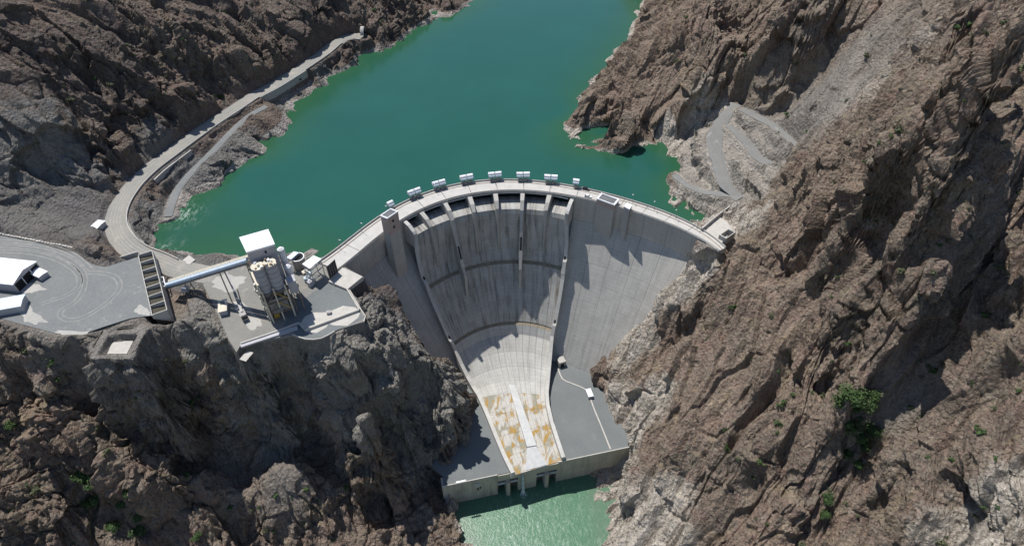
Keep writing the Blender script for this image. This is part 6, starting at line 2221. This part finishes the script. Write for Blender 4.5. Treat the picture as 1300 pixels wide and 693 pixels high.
# lamp posts along the crest
def make_lamp():
    l = thing('lamp_post', 'thin grey lamp post on the crest road', 'lamp post', (0, 0, 0), 0, 'lamp posts along the crest road')
    MB().tube((0, 0, 0), (0, 0, 6.5), 0.10, 0.07, 8).build('pole', M['steel'], l, True)
    MB().bar((0, 0, 6.5), (0, -1.5, 6.9), 0.1).build('arm', M['steel'], l, True)
    MB().box((0, -1.7, 6.82), (0.35, 0.9, 0.15)).build('lamp_head', M['white'], l, True)
    MB().box((0, 0, -0.1), (0.5, 0.5, 0.35)).build('base', M['conc'], l, True)
    return l


lp = None
for k, deg in enumerate((-60, -52, -43, -27.5, -19.5, -11, -3, 5, 30.5, 37, 43.5, 50)):
    th = R_(deg)
    u, e = crest_pt(th, fU), crest_pt(th)
    d = (u - e) / np.linalg.norm(u - e)
    o = make_lamp() if lp is None else copy_tree(lp)
    lp = lp or o
    c = u - d * 0.9
    o.location = (c[0], c[1], 0.1)
    o.rotation_euler = (0, 0, math.atan2(d[1], d[0]) - math.pi / 2)

# ------------------------------------------------------------------ cars on the crest
def make_car(label, px, paint, rz, van):
    c = G(px, 0.8)
    o = thing('parked_car', label, 'car', (*c, 0.0), rz)
    L, W = 4.6, 1.85
    prof = [(-2.3, 0.45), (2.3, 0.45), (2.3, 0.85), (2.15, 1.0), (1.1, 1.08), (-2.2, 1.1), (-2.3, 0.9)]
    m_ = MB()
    n = len(prof)
    vs = [(x, -W / 2, z) for x, z in prof] + [(x, W / 2, z) for x, z in prof]
    m_.add(vs, [tuple(range(n)), tuple(range(2 * n - 1, n - 1, -1))] + [(i, n + i, n + (i + 1) % n, (i + 1) % n) for i in range(n)])
    m_.build('body', paint, o, True)
    cab = [(-2.1, 1.1), (1.0, 1.1), (0.35, 1.68), (-1.9 if van else -1.3, 1.7)]
    m_ = MB()
    vs = [(x, -W / 2 + (0.05 if z < 1.2 else 0.2), z) for x, z in cab] + [(x, W / 2 - (0.05 if z < 1.2 else 0.2), z) for x, z in cab]
    m_.add(vs, [(0, 1, 2, 3), (7, 6, 5, 4)] + [(i, 4 + i, 4 + (i + 1) % 4, (i + 1) % 4) for i in range(4)])
    m_.build('window_band', M['glass'], o, True)
    MB().box((-0.75 if van else -0.5, 0, 1.70), (2.2 if van else 1.6, W - 0.42, 0.06)).build('roof', paint, o, True)
    for x in (-1.4, 1.4):
        for y in (-0.86, 0.86):
            MB().tube((x, y - 0.11, 0.34), (x, y + 0.11, 0.34), 0.34, None, 16).build('wheel', M['tyre'], o, True)
    for y in (-0.65, 0.65):
        MB().box((2.31, y, 0.72), (0.05, 0.35, 0.14)).build('headlight', M['white'], o, True)
    return o


make_car('dark car parked beside the last gate hoist on the crest', (744, 239.5), M['darkpaint'], R_(-20), True)
make_car('white car parked at the downstream edge of the crest road', (746.5, 249.3), M['white'], R_(-14), False)

# ------------------------------------------------------------------ shrubs and trees
def leaf_cloud(rx, ry, rz_, n, leaf, seed, clumps=6):
    r = random.Random(seed)
    m_ = MB()
    cl = [(r.uniform(-.6, .6) * rx, r.uniform(-.6, .6) * ry, r.uniform(-.3, .6) * rz_, r.uniform(.35, .65)) for _ in range(clumps)]
    for _ in range(n):
        c = r.choice(cl)
        while True:
            d = Vector((r.uniform(-1, 1), r.uniform(-1, 1), r.uniform(-1, 1)))
            if 0.2 < d.length < 1: break
        d = d.normalized() * (0.55 + 0.45 * r.random())
        p = Vector((c[0] + d.x * rx * c[3], c[1] + d.y * ry * c[3], c[2] + d.z * rz_ * c[3]))
        nrm = (d + Vector((r.uniform(-.6, .6), r.uniform(-.6, .6), r.uniform(-.2, .8)))).normalized()
        t = nrm.orthogonal().normalized()
        b = nrm.cross(t)
        a = r.uniform(0, 6.28)
        t, b = t * math.cos(a) + b * math.sin(a), b * math.cos(a) - t * math.sin(a)
        s = leaf * r.uniform(0.6, 1.3)
        m_.add([p - t * s, p - b * s * 0.6, p + t * s, p + b * s * 0.6], [(0, 1, 2, 3)])
    return m_


def disp_z(px, guess):
    """Visible ground under a line of sight: nearest terrain point."""
    best = None
    for z in np.arange(165, -136, -1.0):
        x, y = G(px, z)
        if ground_z(x, y) >= z: return (x, y, ground_z(x, y))
    return (*G(px, guess), guess)


def make_tree(label, group, r, h, mat, seed, n=420, leaf=0.55):
    o = thing('leafy_tree', label, 'tree', (0, 0, 0), 0, group)
    m_ = MB()
    m_.tube((0, 0, -1.0), (0.1, 0.05, h * 0.5), 0.22, 0.12, 7)
    tk_ = m_.build('trunk', M['bark'], o, True)
    rr = random.Random(seed)
    m_ = MB()
    for k in range(5):
        a = rr.uniform(0, 6.28)
        m_.tube((0.05, 0.02, h * rr.uniform(.25, .45)), (r * .6 * math.cos(a), r * .6 * math.sin(a), h * rr.uniform(.55, .85)), 0.1, 0.04, 5)
    m_.build('limb', M['bark'], tk_, True)
    lc = leaf_cloud(r, r, h * 0.5, n, leaf, seed, 9)
    lc.v = [(x, y, z + h * 0.58) for x, y, z in lc.v]
    lc.build('crown', mat, o, True)
    return o


TREES = [((1062, 520), 5.5), ((1074, 528), 6), ((1086, 516), 6), ((1098, 520), 5.5), ((1080, 545), 5.5), ((1068, 540), 4.5), ((1094, 535), 5), ((1105, 512), 4.5), ((1092, 556), 4.5), ((1110, 548), 4.8), ((1078, 572), 4.5), ((1088, 590), 3.6), ((1052, 530), 4.0), ((1046, 640), 4.0), ((1040, 660), 3.4), ((1100, 562), 4.0),
         ((110, 612), 4.8), ((122, 620), 5.0), ((108, 630), 4.0), ((148, 675), 4.4), ((190, 668), 4.2), ((183, 684), 4.0), ((160, 648), 3.2), ((5, 527), 3.6), ((175, 640), 3.0), ((250, 680), 3.0), ((130, 640), 3.4)]
protos = {}
for i, (px, r) in enumerate(TREES):
    right = px[0] > 600
    key = (right, i % 3)
    lab = 'bushy green tree in the shaded gully on the right mountainside' if right else 'green tree on the shaded broken slope at the lower left'
    grp = 'trees in the right gully' if right else 'trees on the lower left slope'
    if key not in protos:
        o = make_tree(lab, grp, 4.0, 6.5, M['leaf_a'], 100 + i, 520, 0.5)
        protos[key] = o
    else:
        o = copy_tree(protos[key])
    g = disp_z(px, -20)
    i_ = int(np.argmin((DISP_P[:, 0] - g[0]) ** 2 + (DISP_P[:, 1] - g[1]) ** 2))
    g = DISP_P[i_]
    r = r * (0.95 if right else 1.2)
    s = r / 4.4
    o.location = (g[0], g[1], g[2] - 0.3)
    o.scale = (s, s, s * rnd.uniform(0.85, 1.15))
    o.rotation_euler = (0, 0, rnd.uniform(0, 6.28))

SHRUB_REG = [((980, 1290, 20, 330), 60, 'small dusty shrub on the upper right rock slope', 'shrubs on the upper right slope'),
             ((900, 1290, 330, 690), 80, 'small dusty shrub on the lower right rock slope', 'shrubs on the lower right slope'),
             ((790, 960, 5, 110), 18, 'small dark shrub on the promontory across the lake', 'shrubs on the promontory'),
             ((10, 420, 5, 140), 42, 'small dark shrub on the shaded left mountainside', 'shrubs on the left mountainside'),
             ((470, 560, 5, 40), 14, 'small green shrub on the rock above the tunnel', 'shrubs above the tunnel'),
             ((5, 300, 460, 690), 46, 'small green shrub on the broken rock below the yard', 'shrubs below the yard'),
             ((310, 480, 600, 690), 20, 'grey-green shrub on the pale mound by the river gully', 'shrubs on the pale mound')]
sp = []
for k in range(4):
    o = thing('small_shrub', 'x', 'shrub')
    lc = leaf_cloud(1.5, 1.4, 0.95, 90, 0.34, 300 + k, 5)
    lc.v = [(x, y, z + 0.55) for x, y, z in lc.v]
    lc.build('foliage', M['leaf_b'] if k % 2 else M['leaf_a'], o, True)
    m_ = MB()
    for a in range(4):
        m_.tube((0, 0, -0.8), (0.7 * math.cos(a * 1.6), 0.7 * math.sin(a * 1.6), 0.7), 0.06, 0.03, 5)
    m_.build('stem', M['bark'], o, True)
    sp.append(o)
first = [True] * 4
for (x0, x1, y0, y1), n, lab, grp in SHRUB_REG:
    done = 0
    while done < n:
        px = (rnd.uniform(x0, x1), rnd.uniform(y0, y1))
        g = disp_z(px, 0)
        if g[2] < Z_LAKE + 1.5 and g[1] > 250: 
            done += 1
            continue
        k = rnd.randrange(4)
        o = sp[k] if first[k] else copy_tree(sp[k])
        first[k] = False
        i = int(np.argmin((DISP_P[::3, 0] - g[0]) ** 2 + (DISP_P[::3, 1] - g[1]) ** 2)) * 3
        q = DISP_P[i]
        s = rnd.choice((0.5, 0.7, 0.9, 1.2, 1.7)) * rnd.uniform(0.85, 1.15)
        o.location = (q[0], q[1], q[2] - 0.1)
        o.scale = (s, s, s)
        o.rotation_euler = (0, 0, rnd.uniform(0, 6.28))
        o['label'] = lab
        o['group'] = grp
        done += 1
